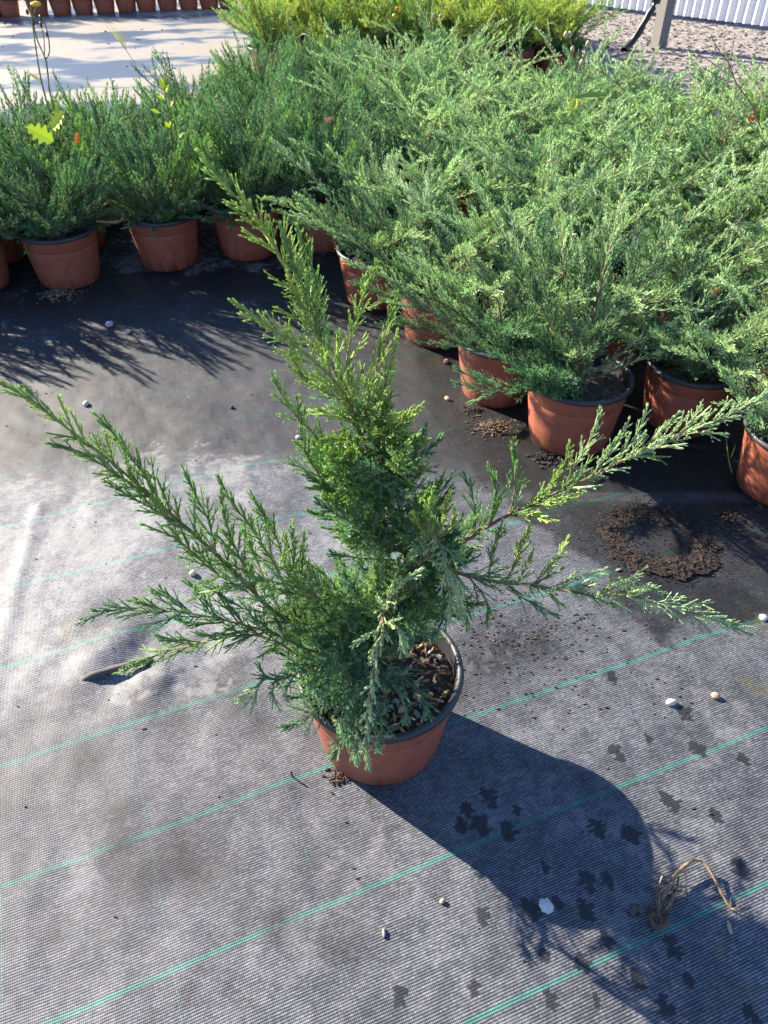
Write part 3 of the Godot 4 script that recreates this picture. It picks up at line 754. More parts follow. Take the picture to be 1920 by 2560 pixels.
	br(0.0015, 0.055, 0.85, 1, 0.009, [-0.009, 0.292, 0.013, -0.003, 0.419, 0.042, 0.001, 0.498, 0.082])
	br(0.0015, 0.055, 0.85, 1, 0.009, [0.028, 0.262, 0.013, 0.081, 0.375, 0.053, 0.125, 0.444, 0.104])
	br(0.0015, 0.055, 0.85, 2, 0.009, [-0.038, 0.237, 0.013, -0.077, 0.248, -0.013, -0.119, 0.215, -0.028])
	br(0.0015, 0.055, 0.85, 0, 0.009, [0.002, 0.246, 0.013, 0.022, 0.281, -0.000, 0.042, 0.273, -0.003])
	br(0.0015, 0.055, 0.85, 2, 0.009, [-0.020, 0.237, 0.013, -0.031, 0.243, -0.017, -0.045, 0.205, -0.036])
	br(0.0015, 0.055, 0.85, 1, 0.009, [-0.054, 0.248, 0.013, -0.108, 0.337, 0.043, -0.157, 0.383, 0.083])
	br(0.0015, 0.055, 0.85, 0, 0.009, [0.025, 0.292, 0.013, 0.073, 0.412, 0.036, 0.115, 0.486, 0.068])
	br(0.0015, 0.055, 0.85, 1, 0.009, [0.007, 0.297, 0.013, 0.034, 0.388, 0.002, 0.060, 0.435, 0.002])
	br(0.0015, 0.055, 0.85, 1, 0.009, [0.020, 0.262, 0.013, 0.066, 0.324, 0.008, 0.111, 0.343, 0.012])
	br(0.0015, 0.055, 0.85, 1, 0.009, [0.021, 0.253, 0.013, 0.065, 0.336, 0.034, 0.106, 0.375, 0.065])
	br(0.0015, 0.055, 0.85, 1, 0.009, [0.002, 0.281, 0.013, 0.021, 0.356, 0.004, 0.040, 0.389, 0.004])
	br(0.0015, 0.055, 0.85, 2, 0.009, [0.020, 0.292, 0.013, 0.062, 0.429, 0.052, 0.095, 0.517, 0.101])
	br(0.0015, 0.055, 0.85, 1, 0.009, [-0.029, 0.269, 0.013, -0.047, 0.395, 0.060, -0.063, 0.476, 0.118])
	br(0.0015, 0.055, 0.85, 0, 0.009, [0.007, 0.282, 0.013, 0.033, 0.398, 0.041, 0.055, 0.469, 0.079])
	br(0.0015, 0.055, 0.85, 1, 0.009, [0.013, 0.238, 0.013, 0.051, 0.245, -0.017, 0.092, 0.209, -0.036])
	br(0.0015, 0.055, 0.85, 2, 0.009, [-0.035, 0.260, 0.013, -0.066, 0.327, 0.015, -0.097, 0.352, 0.027])
	br(0.0015, 0.055, 0.85, 1, 0.009, [-0.045, 0.271, 0.013, -0.085, 0.392, 0.053, -0.119, 0.466, 0.103])
	br(0.0015, 0.055, 0.85, 1, 0.009, [-0.044, 0.240, 0.013, -0.082, 0.338, 0.059, -0.116, 0.395, 0.115])
	br(0.0015, 0.055, 0.85, 2, 0.009, [-0.016, 0.240, 0.013, -0.023, 0.256, -0.011, -0.031, 0.228, -0.025])
	br(0.0015, 0.055, 0.85, 0, 0.009, [0.008, 0.245, 0.013, 0.034, 0.352, 0.062, 0.057, 0.417, 0.121])
	br(0.0015, 0.055, 0.85, 2, 0.009, [-0.033, 0.288, 0.013, -0.064, 0.365, -0.002, -0.094, 0.400, -0.007])
	br(0.0015, 0.055, 0.85, 2, 0.009, [-0.005, 0.283, 0.013, 0.005, 0.341, -0.016, 0.015, 0.357, -0.034])
	br(0.0015, 0.055, 0.85, 0, 0.009, [0.004, 0.270, 0.013, 0.027, 0.340, 0.008, 0.049, 0.368, 0.014])
	br(0.0015, 0.055, 0.85, 1, 0.009, [-0.010, 0.241, 0.013, -0.007, 0.262, -0.007, -0.005, 0.239, -0.018])
	br(0.0015, 0.055, 0.85, 2, 0.009, [-0.010, 0.286, 0.013, -0.006, 0.425, 0.058, -0.003, 0.516, 0.114])
	br(0.0015, 0.055, 0.85, 2, 0.009, [-0.035, 0.263, 0.013, -0.070, 0.297, -0.017, -0.107, 0.290, -0.037])
	br(0.0015, 0.055, 0.85, 0, 0.009, [-0.010, 0.257, 0.013, -0.007, 0.338, 0.029, -0.004, 0.376, 0.055])
	br(0.0015, 0.055, 0.85, 2, 0.009, [-0.019, 0.257, 0.013, -0.028, 0.306, 0.002, -0.038, 0.313, 0.001])
	br(0.0015, 0.055, 0.85, 0, 0.009, [-0.019, 0.258, 0.013, -0.027, 0.361, 0.048, -0.033, 0.420, 0.092])
	br(0.0015, 0.055, 0.85, 2, 0.009, [0.006, 0.283, 0.013, 0.031, 0.400, 0.041, 0.052, 0.471, 0.079])
	br(0.0015, 0.055, 0.85, 2, 0.009, [-0.020, 0.265, 0.013, -0.032, 0.311, -0.008, -0.045, 0.316, -0.020])
	br(0.0015, 0.055, 0.85, 1, 0.009, [0.001, 0.278, 0.013, 0.020, 0.340, -0.007, 0.038, 0.360, -0.018])
	br(0.0015, 0.055, 0.85, 2, 0.009, [-0.008, 0.258, 0.013, -0.002, 0.312, 0.005, 0.003, 0.324, 0.006])
	br(0.0015, 0.055, 0.85, 1, 0.009, [0.015, 0.273, 0.013, 0.054, 0.332, -0.004, 0.093, 0.349, -0.011])
	br(0.0015, 0.055, 0.85, 2, 0.009, [-0.002, 0.282, 0.013, 0.011, 0.344, -0.010, 0.025, 0.365, -0.023])
	br(0.0015, 0.055, 0.85, 1, 0.009, [-0.012, 0.282, 0.013, -0.012, 0.334, -0.021, -0.012, 0.344, -0.044])
	br(0.0015, 0.055, 0.85, 1, 0.009, [0.017, 0.269, 0.013, 0.054, 0.384, 0.051, 0.086, 0.455, 0.098])
	br(0.0015, 0.055, 0.85, 0, 0.009, [0.011, 0.270, 0.013, 0.043, 0.348, 0.016, 0.072, 0.383, 0.029])
	br(0.0015, 0.055, 0.85, 1, 0.009, [0.016, 0.270, 0.013, 0.056, 0.331, -0.001, 0.095, 0.349, -0.005])
	br(0.0015, 0.055, 0.85, 0, 0.009, [-0.023, 0.261, 0.013, -0.040, 0.310, -0.002, -0.057, 0.317, -0.008])
	br(0.0015, 0.055, 0.85, 1, 0.009, [0.012, 0.245, 0.013, 0.047, 0.275, -0.004, 0.084, 0.262, -0.011])
	br(0.0015, 0.055, 0.85, 1, 0.009, [-0.005, 0.288, 0.013, 0.005, 0.406, 0.037, 0.013, 0.477, 0.072])
	br(0.0015, 0.055, 0.85, 1, 0.009, [-0.005, 0.279, 0.013, 0.005, 0.371, 0.020, 0.014, 0.419, 0.037])
	br(0.0015, 0.055, 0.85, 0, 0.009, [0.004, 0.243, 0.013, 0.027, 0.303, 0.023, 0.049, 0.320, 0.044])
	br(0.0015, 0.055, 0.85, 1, 0.009, [-0.011, 0.259, 0.013, -0.008, 0.376, 0.059, -0.005, 0.449, 0.115])
	br(0.0015, 0.055, 0.85, 0, 0.009, [-0.041, 0.263, 0.013, -0.086, 0.300, -0.015, -0.132, 0.295, -0.033])
	br(0.0015, 0.055, 0.85, 1, 0.009, [-0.037, 0.259, 0.013, -0.071, 0.340, 0.028, -0.102, 0.378, 0.053])
	br(0.0015, 0.055, 0.85, 0, 0.009, [-0.021, 0.250, 0.013, -0.035, 0.283, -0.007, -0.050, 0.273, -0.016])
	br(0.0015, 0.055, 0.85, 1, 0.009, [-0.042, 0.286, 0.013, -0.082, 0.385, 0.020, -0.118, 0.439, 0.037])
	br(0.0015, 0.055, 0.85, 0, 0.009, [0.001, 0.264, 0.013, 0.019, 0.310, -0.009, 0.038, 0.313, -0.020])
	br(0.0015, 0.055, 0.85, 2, 0.009, [-0.007, 0.246, 0.013, 0.001, 0.328, 0.040, 0.008, 0.368, 0.077])
	br(0.0015, 0.055, 0.85, 0, 0.009, [-0.013, 0.248, 0.013, -0.013, 0.301, 0.014, -0.014, 0.312, 0.024])
	br(0.0015, 0.055, 0.85, 2, 0.009, [-0.011, 0.241, 0.013, -0.010, 0.293, 0.018, -0.008, 0.301, 0.032])
	br(0.0015, 0.055, 0.85, 1, 0.009, [-0.000, 0.284, 0.013, 0.016, 0.369, 0.010, 0.031, 0.411, 0.016])
	br(0.0015, 0.055, 0.85, 0, 0.009, [-0.021, 0.245, 0.013, -0.034, 0.295, 0.014, -0.047, 0.303, 0.024])
	br(0.0015, 0.055, 0.85, 1, 0.009, [-0.022, 0.282, 0.013, -0.033, 0.403, 0.045, -0.043, 0.477, 0.087])
	br(0.0015, 0.055, 0.85, 1, 0.009, [-0.014, 0.271, 0.013, -0.016, 0.333, -0.000, -0.018, 0.352, -0.003])
	br(0.0015, 0.055, 0.85, 1, 0.009, [-0.004, 0.268, 0.013, 0.008, 0.352, 0.022, 0.019, 0.392, 0.041])
	br(0.0015, 0.055, 0.85, 1, 0.009, [-0.028, 0.270, 0.013, -0.052, 0.316, -0.014, -0.077, 0.320, -0.030])
	br(0.0015, 0.055, 0.85, 1, 0.009, [-0.018, 0.243, 0.013, -0.026, 0.266, -0.007, -0.035, 0.246, -0.018])
	br(0.0015, 0.055, 0.85, 1, 0.009, [0.021, 0.258, 0.013, 0.071, 0.283, -0.021, 0.123, 0.267, -0.044])
	br(0.0015, 0.055, 0.85, 2, 0.009, [-0.040, 0.252, 0.013, -0.083, 0.285, -0.008, -0.127, 0.275, -0.020])
	br(0.0015, 0.055, 0.85, 2, 0.009, [0.000, 0.247, 0.013, 0.018, 0.313, 0.025, 0.035, 0.336, 0.047])
	br(0.0015, 0.055, 0.85, 1, 0.009, [-0.022, 0.289, 0.013, -0.036, 0.358, -0.010, -0.051, 0.386, -0.023])
	br(0.0015, 0.055, 0.85, 1, 0.009, [-0.004, 0.285, 0.013, 0.007, 0.344, -0.017, 0.018, 0.361, -0.038])
	br(0.0015, 0.055, 0.85, 1, 0.009, [0.006, 0.249, 0.013, 0.030, 0.356, 0.059, 0.051, 0.420, 0.115])
	br(0.0015, 0.055, 0.85, 1, 0.009, [-0.018, 0.240, 0.013, -0.028, 0.252, -0.015, -0.039, 0.219, -0.034])
	br(0.0015, 0.055, 0.85, 1, 0.009, [-0.035, 0.240, 0.013, -0.066, 0.293, 0.020, -0.097, 0.303, 0.036])
	br(0.0015, 0.055, 0.85, 1, 0.009, [-0.014, 0.250, 0.013, -0.017, 0.322, 0.027, -0.019, 0.350, 0.050])
	br(0.0015, 0.055, 0.85, 0, 0.009, [0.005, 0.238, 0.013, 0.031, 0.292, 0.022, 0.055, 0.303, 0.042])
	pass


# ---------------------------------------------------------------- ground fabric

func inside(p: Vector2, poly: PackedVector2Array) -> float:
	# signed distance-like: positive inside
	var d := 1e9
	var n := poly.size()
	for k in n:
		var q := Geometry2D.get_closest_point_to_segment(p, poly[k], poly[(k + 1) % n])
		d = minf(d, p.distance_to(q))
	return d if Geometry2D.is_point_in_polygon(p, poly) else -d


func fabric_textures() -> Array:
	var W := 1024
	var col := PackedByteArray()
	col.resize(W * W * 3)
	var hgt := PackedByteArray()
	hgt.resize(W * W)
	var nx := 92
	var ny := 54
	var cell := PackedFloat32Array()
	rng.seed = 77
	for k in ny:
		var run := 0
		var lev := 1.0
		for q in nx:
			if run <= 0:
				run = rng.randi_range(2, 7)
				lev = rf(.56, 1.0)
			run -= 1
			cell.append(lev * rf(.72, 1.0) + (.0 if rng.randf() < .93 else rf(.1, .5)))
	var gap := PackedFloat32Array()
	for k in nx * ny: gap.append(rf(.2, .75))
	var bu := PackedFloat32Array()
	var bi := PackedInt32Array()
	for x in W:
		var u := float(x) * nx / W
		bi.append(int(u))
		bu.append(pow(sin(PI * (u - floorf(u))), 0.55))
	for y in W:
		var v := float(y) * ny / W
		var iy := int(v)
		var fv := v - iy
		var bw := minf(fv, 1.0 - fv) * 4.8
		var teal := iy == 26 or iy == 27
		for x in W:
			var ix := bi[x]
			var rnd := cell[iy * nx + ix]
			var bv := clampf(bw - gap[iy * nx + ix], 0, 1)
			var h := bu[x] * bv
			var a := minf(1.25, (.08 + .92 * h) * rnd * 1.3)
			var r := .300 * a
			var g := .312 * a
			var b := .352 * a
			if teal:
				var w := minf(1.0, bu[x] * bv * (.35 + .65 * rnd))
				r = lerpf(.03, .17, w)
				g = lerpf(.06, .54, w)
				b = lerpf(.06, .45, w)
			elif ix == 45 and iy % 3 != 2:
				r = lerpf(.04, .27, h)
				g = lerpf(.05, .46, h)
				b = lerpf(.05, .44, h)
			var i := y * W + x
			col[i * 3] = int(255.0 * pow(r, .4545))
			col[i * 3 + 1] = int(255.0 * pow(g, .4545))
			col[i * 3 + 2] = int(255.0 * pow(b, .4545))
			hgt[i] = int(255.0 * clampf(h * (.5 + .5 * rnd), 0, 1))
	return [ImageTexture.create_from_image(Image.create_from_data(W, W, false, Image.FORMAT_RGB8, col)), ImageTexture.create_from_image(Image.create_from_data(W, W, false, Image.FORMAT_L8, hgt))]


var drops := []
const DUST := Rect2(-1.15, -2.05, 2.2, 1.83)
const E1 := Vector2(.929, -.370)
const E2 := Vector2(.370, .929)
var ground_lift := noise(1.0, 3)


func height(x: float, z: float) -> float:
	if z < -3.4 or x < -2.2 or x > 2.0: return 0.0
	var h := ground_lift.get_noise_2d(x * 2.2, z * 2.2) * .006 + ground_lift.get_noise_2d(x * 9.0 + 40, z * 6.0) * .0016
	var w := Vector2(x + .42, z + .88)
	h += .012 * exp(-w.length_squared() / .006) * (0.5 + 0.5 * ground_lift.get_noise_2d(x * 20, z * 14))
	w = Vector2(x + .56, z + .93)
	h += .009 * exp(-w.length_squared() / .004) + .006 * sin(x * 46.0 + z * 20.0) * exp(-Vector2(x + .48, z + .93).length_squared() / .012)
	for q in [[-.66, -.55, -.80, -1.35, .0035], [-.20, -.95, -.34, -1.5, .003], [.05, -1.05, -.02, -1.6, .0025], [-.70, -.75, -.25, -.92, .003]]:
		var a := Vector2(q[0], q[1])
		var b := Vector2(q[2], q[3])
		var dd := Vector2(x, z).distance_to(Geometry2D.get_closest_point_to_segment(Vector2(x + .02 * sin(z * 14.0), z), a, b))
		h += q[4] * exp(-dd * dd / .0003)
	# flat where pots stand
	var keep := clampf((Vector2(x + .006, z + .748).length() - .1) / .08, 0, 1)
	return h * keep


func axis_lines(lo: float, hi: float, f0: float, f1: float, fine: float, grow: float) -> PackedFloat32Array:
	var out := PackedFloat32Array()
	var x := f0
	while x <= f1:
		out.append(x)
		x += fine
	var st := fine
	var y := f0
	while y > lo:
		st *= grow
		y = maxf(lo, y - minf(st, .12))
		out.insert(0, y)
	st = fine
	y = out[out.size() - 1]
	while y < hi:
		st *= grow
		y = minf(hi, y + minf(st, .12))
		out.append(y)
	return out


# A film of dried silt and dust lying over the weave: colour and, as alpha, how far it covers.
func dust_texture(silt: PackedVector2Array, damp: PackedVector2Array, n1: FastNoiseLite, n2: FastNoiseLite, n3: FastNoiseLite) -> ImageTexture:
	var W := 1200
	var Hh := 1000
	var n5 := noise(60.0, 38, 2)
	var d := PackedByteArray()
	d.resize(W * Hh * 4)
	for j in Hh:
		var z := DUST.position.y + DUST.size.y * (j + .5) / Hh
		var edge := minf(1.0, minf(j, Hh - 1 - j) / 40.0)
		for i in W:
			var x := DUST.position.x + DUST.size.x * (i + .5) / W
			var c := n3.get_noise_2d(x, z)
			var e := n5.get_noise_2d(x, z)
			var b := n2.get_noise_2d(x, z)
			var al := clampf(.02 + b * .12 + c * .12 + e * .10, 0, .3)
			var far := clampf((-1.42 - z) / .1 + b, 0, 1)
			al = clampf(al + .22 * far, 0, .5)
			var k := 0.0
			if x < .1 and z < -.6 and z > -1.8:
				k = clampf((inside(Vector2(x, z), silt) + b * .07 + c * .035 + e * .012) / .022 + .5, 0, 1)
				if k > 0.0: k *= clampf(.27 + n1.get_noise_2d(x, z) * .5 + b * .5 + c * .5 + e * .35, .03, .55)
			elif z > -1.0:
				k = clampf(n1.get_noise_2d(x * 1.4 + 5, z * 1.4) * .6 - .22 + b * .4 + c * .6 + e * .4, 0, .28)
			al = maxf(al, k)
			if x > .1 and z < -.9: al *= 1.0 - clampf((inside(Vector2(x, z), damp) + b * .05 + c * .025 + e * .01) / .01 + .5, 0, 1)
			var f := clampf(k * 2.2, 0, 1)
			var q := (j * W + i) * 4
			d[q] = int(255 * pow(lerpf(lerpf(.085, .040, far), .208, f), .4545))
			d[q + 1] = int(255 * pow(lerpf(lerpf(.086, .041, far), .205, f), .4545))
			d[q + 2] = int(255 * pow(lerpf(lerpf(.090, .044, far), .200, f), .4545))
			d[q + 3] = int(255 * al * edge * minf(1.0, minf(i, W - 1 - i) / 40.0))
	# water drops soaked in along the threads
	rng.seed = 5
	for q in drops:
		var rows := int(q.z / .0039) + 1
		for r in range(-rows, rows + 1):
			var half: float = q.z * sqrt(maxf(0.0, 1.0 - pow(float(r) / (rows + .4), 2.0))) * rf(.45, 1.35)
			var off: float = rf(-.35, .35) * q.z
			for su in range(int(-half / .0008), int(half / .0008) + 1):
				for sv in 4:
					if rng.randf() < .12: continue
					var p: Vector2 = Vector2(q.x, q.y) + E1 * (su * .0008 + off) + E2 * (r * .0039 + sv * .00098)
					var px := int((p.x - DUST.position.x) / DUST.size.x * W)
					var py := int((p.y - DUST.position.y) / DUST.size.y * Hh)
					if px < 1 or py < 1 or px > W - 2 or py > Hh - 2: continue
					var at := (py * W + px) * 4
					d[at] = 26
					d[at + 1] = 26
					d[at + 2] = 30
					d[at + 3] = 225
	return ImageTexture.create_from_image(Image.create_from_data(W, Hh, false, Image.FORMAT_RGBA8, d))


func make_fabric() -> void:
	var xs := axis_lines(-3.4, 3.3, -1.05, .95, .0085, 1.025)
	var zs := axis_lines(-5.0, .5, -1.75, -.27, .0085, 1.025)
	var nx := xs.size()
	var nz := zs.size()
	var e1 := Vector2(.929, -.370)
	var e2 := Vector2(.370, .929)
	var warp := noise(.9, 21, 2)
	var n1 := noise(1.7, 31, 5)
	var n2 := noise(6.0, 32, 4)
	var n3 := noise(22.0, 33, 3)
	var n4 := noise(3.0, 34, 4)
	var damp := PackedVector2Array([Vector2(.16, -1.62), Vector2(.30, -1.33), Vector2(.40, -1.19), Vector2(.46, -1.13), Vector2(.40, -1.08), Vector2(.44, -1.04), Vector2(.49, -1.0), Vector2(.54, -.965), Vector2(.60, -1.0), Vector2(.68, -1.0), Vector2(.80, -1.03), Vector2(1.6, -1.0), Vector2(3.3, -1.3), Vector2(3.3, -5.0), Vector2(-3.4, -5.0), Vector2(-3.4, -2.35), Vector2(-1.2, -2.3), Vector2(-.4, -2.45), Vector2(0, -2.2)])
	var silt := PackedVector2Array([Vector2(-1.5, -1.30), Vector2(-.86, -1.42), Vector2(-.66, -1.50), Vector2(-.57, -1.58), Vector2(-.31, -1.54), Vector2(-.10, -1.50), Vector2(-.06, -1.25), Vector2(-.2, -1.0), Vector2(-.28, -.88), Vector2(-.46, -.84), Vector2(-.72, -.80), Vector2(-1.2, -.9)])
	var smudge := [Vector3(-.31, -.54, .05), Vector3(-.27, -.52, .035), Vector3(-.15, -.44, .035), Vector3(-.06, -.41, .045), Vector3(-.44, -.83, .04), Vector3(-.30, -.86, .05), Vector3(-.25, -.80, .045), Vector3(-.22, -.76, .03), Vector3(-.36, -.77, .03), Vector3(-.51, -1.02, .05), Vector3(-.40, -.55, .04), Vector3(-.36, -.50, .04), Vector3(-.20, -1.22, .05), Vector3(.13, -.84, .05), Vector3(.20, -.90, .05), Vector3(-.29, -1.14, .035), Vector3(.02, -1.05, .06), Vector3(.3, -.95, .06), Vector3(.285, -1.66, .06), Vector3(.41, -1.53, .06), Vector3(-1.1, -2.45, .08), Vector3(.25, -.97, .08), Vector3(.18, -.93, .06), Vector3(-.62, -.62, .05), Vector3(-.5, -.7, .05), Vector3(-.42, -.60, .03), Vector3(-.14, -.95, .04), Vector3(-.33, -1.28, .05)]
	var moss := [Vector3(.66, -.84, .05), Vector3(.69, -.80, .04), Vector3(.53, -.545, .03), Vector3(.575, -.545, .025), Vector3(.46, -.40, .03), Vector3(.465, -.36, .035), Vector3(.50, -1.08, .06), Vector3(.66, -1.2, .07), Vector3(.35, -1.52, .05), Vector3(.30, -1.76, .10), Vector3(.14, -2.0, .12), Vector3(-.5, -2.5, .16), Vector3(-.60, -.97, .035), Vector3(.44, -1.36, .06), Vector3(.75, -1.0, .05)]
	drops = []
	var dd := [.13, -.61, .17, -.63, .21, -.61, .33, -.58, .38, -.57, .46, -.62, .39, -.71, .45, -.74, .45, -.63, .14, -.45, .21, -.46, .25, -.47, .22, -.40, .27, -.39, .29, -.46, .41, -.37, .34, -.37, .53, -.52, .53, -.72, .53, -.79, .42, -.87, .02, -.35, .15, -.585, .19, -.575, .16, -.64, .12, -.585, .24, -.52, .30, -.50, .33, -.50, .36, -.46, .60, -.70, .64, -.66, .52, -.60, .28, -.345, .22, -.345, .12, -.36, .37, -.34, .48, -.33, .40, -.41, .31, -.42]
	rng.seed = 5
	for k in range(0, dd.size(), 2): drops.append(Vector3(dd[k], dd[k + 1], rf(.005, .0135)))
	var dust := dust_texture(silt, damp, n1, n2, n3)
	var V := PackedVector3Array()
	var U := PackedVector2Array()
	var U2 := PackedVector2Array()
	var Cc := PackedColorArray()
	var I := PackedInt32Array()
	for j in nz:
		for i in nx:
			var x := xs[i]
			var z := zs[j]
			var p := Vector2(x, z)
			V.append(Vector3(x, height(x, z), z))
			var wf := clampf((-z - .8) * .8, 0.12, 1.0)
			var u := (p.dot(e1) - .31 + warp.get_noise_2d(x + 9, z) * .030 * wf) / .217 + .4946
			var v := (p.dot(e2) + .669 + warp.get_noise_2d(x, z - 4) * .055 * wf) / .207 + .5
			U.append(Vector2(u, v))
			U2.append(Vector2((x - DUST.position.x) / DUST.size.x, (z - DUST.position.y) / DUST.size.y))
			var a := n1.get_noise_2d(x, z)
			var b := n2.get_noise_2d(x, z)
			var c := n3.get_noise_2d(x, z)
			var m := .60 + a * .16 + b * .18 + c * .22
			var tintc := Color(1, 1, 1)
			if x < .2 and z > -2.0 and x > -1.6:
				var s := inside(p, silt) + b * .05 + c * .02
				var k := clampf(s / .035 + .5, 0, 1) * clampf(.72 + a * .9 + b * .7 + c * .4, .15, 1)
				m = lerpf(m, 1.0, k)
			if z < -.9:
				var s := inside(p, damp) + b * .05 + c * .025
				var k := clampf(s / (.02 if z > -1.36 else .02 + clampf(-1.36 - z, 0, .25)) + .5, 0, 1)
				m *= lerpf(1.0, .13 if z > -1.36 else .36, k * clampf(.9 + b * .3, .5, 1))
			elif z < -1.2:
				m *= .8
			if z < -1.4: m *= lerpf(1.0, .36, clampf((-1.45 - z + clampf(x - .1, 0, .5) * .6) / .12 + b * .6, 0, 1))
			for q in smudge:
				var e: float = p.distance_squared_to(Vector2(q.x, q.y)) / (q.z * q.z)
				if e < 3.0: m *= 1.0 - .78 * exp(-e * 1.3) * clampf(.75 + b * 1.0 + c * 1.2, 0, 1)
			# pale ring left by a pot
			var rd := absf(p.distance_to(Vector2(.535, -.455)) - .088)
			if rd < .03: m = minf(1.0, m * (1.0 + .45 * exp(-rd * rd / .0002) * clampf(.6 + b, 0, 1)))
			var g := 0.0
			for q in moss:
				var e: float = p.distance_squared_to(Vector2(q.x, q.y)) / (q.z * q.z)
				if e < 3.0: g = maxf(g, exp(-e * 1.4) * clampf(.35 + c * 1.6 + b * .8, 0, 1))
			tintc = tintc.lerp(Color(.85, .80, .30), g * .9)
			m = clampf(m, .03, 1.0)
			Cc.append(Color(tintc.r * m, tintc.g * m, tintc.b * m))
	for j in nz - 1:
		for i in nx - 1:
			var k := j * nx + i
			I.append_array(PackedInt32Array([k, k + 1, k + nx + 1, k, k + nx + 1, k + nx]))
	var arr := []
	arr.resize(Mesh.ARRAY_MAX)
	arr[Mesh.ARRAY_VERTEX] = V
	arr[Mesh.ARRAY_TEX_UV] = U
	arr[Mesh.ARRAY_TEX_UV2] = U2
	arr[Mesh.ARRAY_COLOR] = Cc
	arr[Mesh.ARRAY_INDEX] = I
	var am := ArrayMesh.new()
	am.add_surface_from_arrays(Mesh.PRIMITIVE_TRIANGLES, arr)
	var st := SurfaceTool.new()
	st.create_from(am, 0)
	st.generate_normals()
	var fm := st.commit()
	var t := fabric_textures()
	var m := mat(Color.WHITE, .54)
	m.albedo_texture = t[0]
	m.heightmap_enabled = true
	m.heightmap_texture = t[1]
	m.heightmap_scale = .045
	m.metallic_specular = .42
	m.detail_enabled = true
	m.detail_albedo = dust
	m.detail_blend_mode = BaseMaterial3D.BLEND_MODE_MIX
	m.detail_uv_layer = BaseMaterial3D.DETAIL_UV_2
	tag(put("ground_fabric", fm, m), "woven grey ground fabric with teal stripe lines laid over the yard", "ground", "", "structure")


# ---------------------------------------------------------------- small things

func pebble(sd: int, size: Vector3, col: Color, rough := .25, fine := true) -> ArrayMesh:
	rng.seed = sd
	var m := MB.new()
	var n := noise(1.1, sd, 3)
	var rings := 9 if fine else 5
	var segs := 14 if fine else 7
	var p := func(i: int, j: int) -> Vector3:
		var a := PI * i / rings
		var b := TAU * (j % segs) / segs
		var d := Vector3(sin(a) * cos(b), cos(a), sin(a) * sin(b))
		return d * size * (1.0 + n.get_noise_3dv(d * 1.1) * rough * 1.3)
	for i in rings:
		for j in segs:
			var c := col * rf(.85, 1.12)
			m.tri(p.call(i, j), p.call(i, j + 1), p.call(i + 1, j + 1), c, c, c)
			m.tri(p.call(i, j), p.call(i + 1, j + 1), p.call(i + 1, j), c, c, c)
	return m.smooth_mesh() if fine else m.mesh()


func stone(at: Vector3, size: Vector3, col: Color, label: String, sd: int, called := "stone", category := "stone") -> void:
	var o := put(called, pebble(sd, size, col), M.stone)
	o.position = at + Vector3(0, height(at.x, at.z) + size.y * .7, 0)
	o.rotation.y = sd * 1.3
	tag(o, label, category)


func crumbs(called: String, label: String, spots: Array, size: Vector2, cols: Array, parent: Node = self) -> MultiMeshInstance3D:
	var mm := MultiMesh.new()
	mm.transform_format = MultiMesh.TRANSFORM_3D
	mm.use_colors = true
	mm.mesh = pebble(3, Vector3(1, .7, .8), Color.WHITE, .5, false)
	mm.instance_count = spots.size()
	for k in spots.size():
		var s := rf(size.x, size.y)
		var b := Basis.from_euler(Vector3(rf(-1, 1), rf(0, TAU), rf(-1, 1))).scaled(Vector3(s, s, s) * Vector3(rf(.5, 2.3), rf(.35, .9), rf(.5, 1.2)))
		mm.set_instance_transform(k, Transform3D(b, spots[k]))
		var c: Color = cols[rng.randi() % cols.size()]
		mm.set_instance_color(k, c * rf(.45, 1.45))
	var o := MultiMeshInstance3D.new()
	o.name = called
	o.multimesh = mm
	o.material_override = M.stone
	parent.add_child(o, true)
	o.set_meta("kind", "stuff")
	if label: o.set_meta("label", label)
	return o


func twig(m: MB, pts: Array, r0: float, r1: float, col: Color, sides := 5) -> void:
	tube(m, smooth_path(pts, maxf(.004, r0 * 1.5)), r0, r1, sides, col, col * .9, .18)


func leaf_blade(m: MB, p: Vector3, d: Vector3, up: Vector3, ln: float, w: float, droop: float, col: Color, teeth := false) -> void:
	var n := 9 if teeth else 6
	var side := d.cross(up).normalized()
	var pl := p
	var pr := p
	var pm := p
	for k in range(1, n + 1):
		var f := float(k) / n
		var c := p + d * ln * f + up * (ln * (f * .25 - droop * f * f))
		var ww := w * sin(PI * pow(f, .7)) * (1.0 if not teeth or k % 2 else .45)
		if k == n: ww = 0.0
		var l := c + side * ww + up * ww * .35
		var r := c - side * ww + up * ww * .35
		m.quad(pm, pl, l, c, col)
		m.quad(pm, c, r, pr, col * .93)
		pl = l
		pr = r
		pm = c


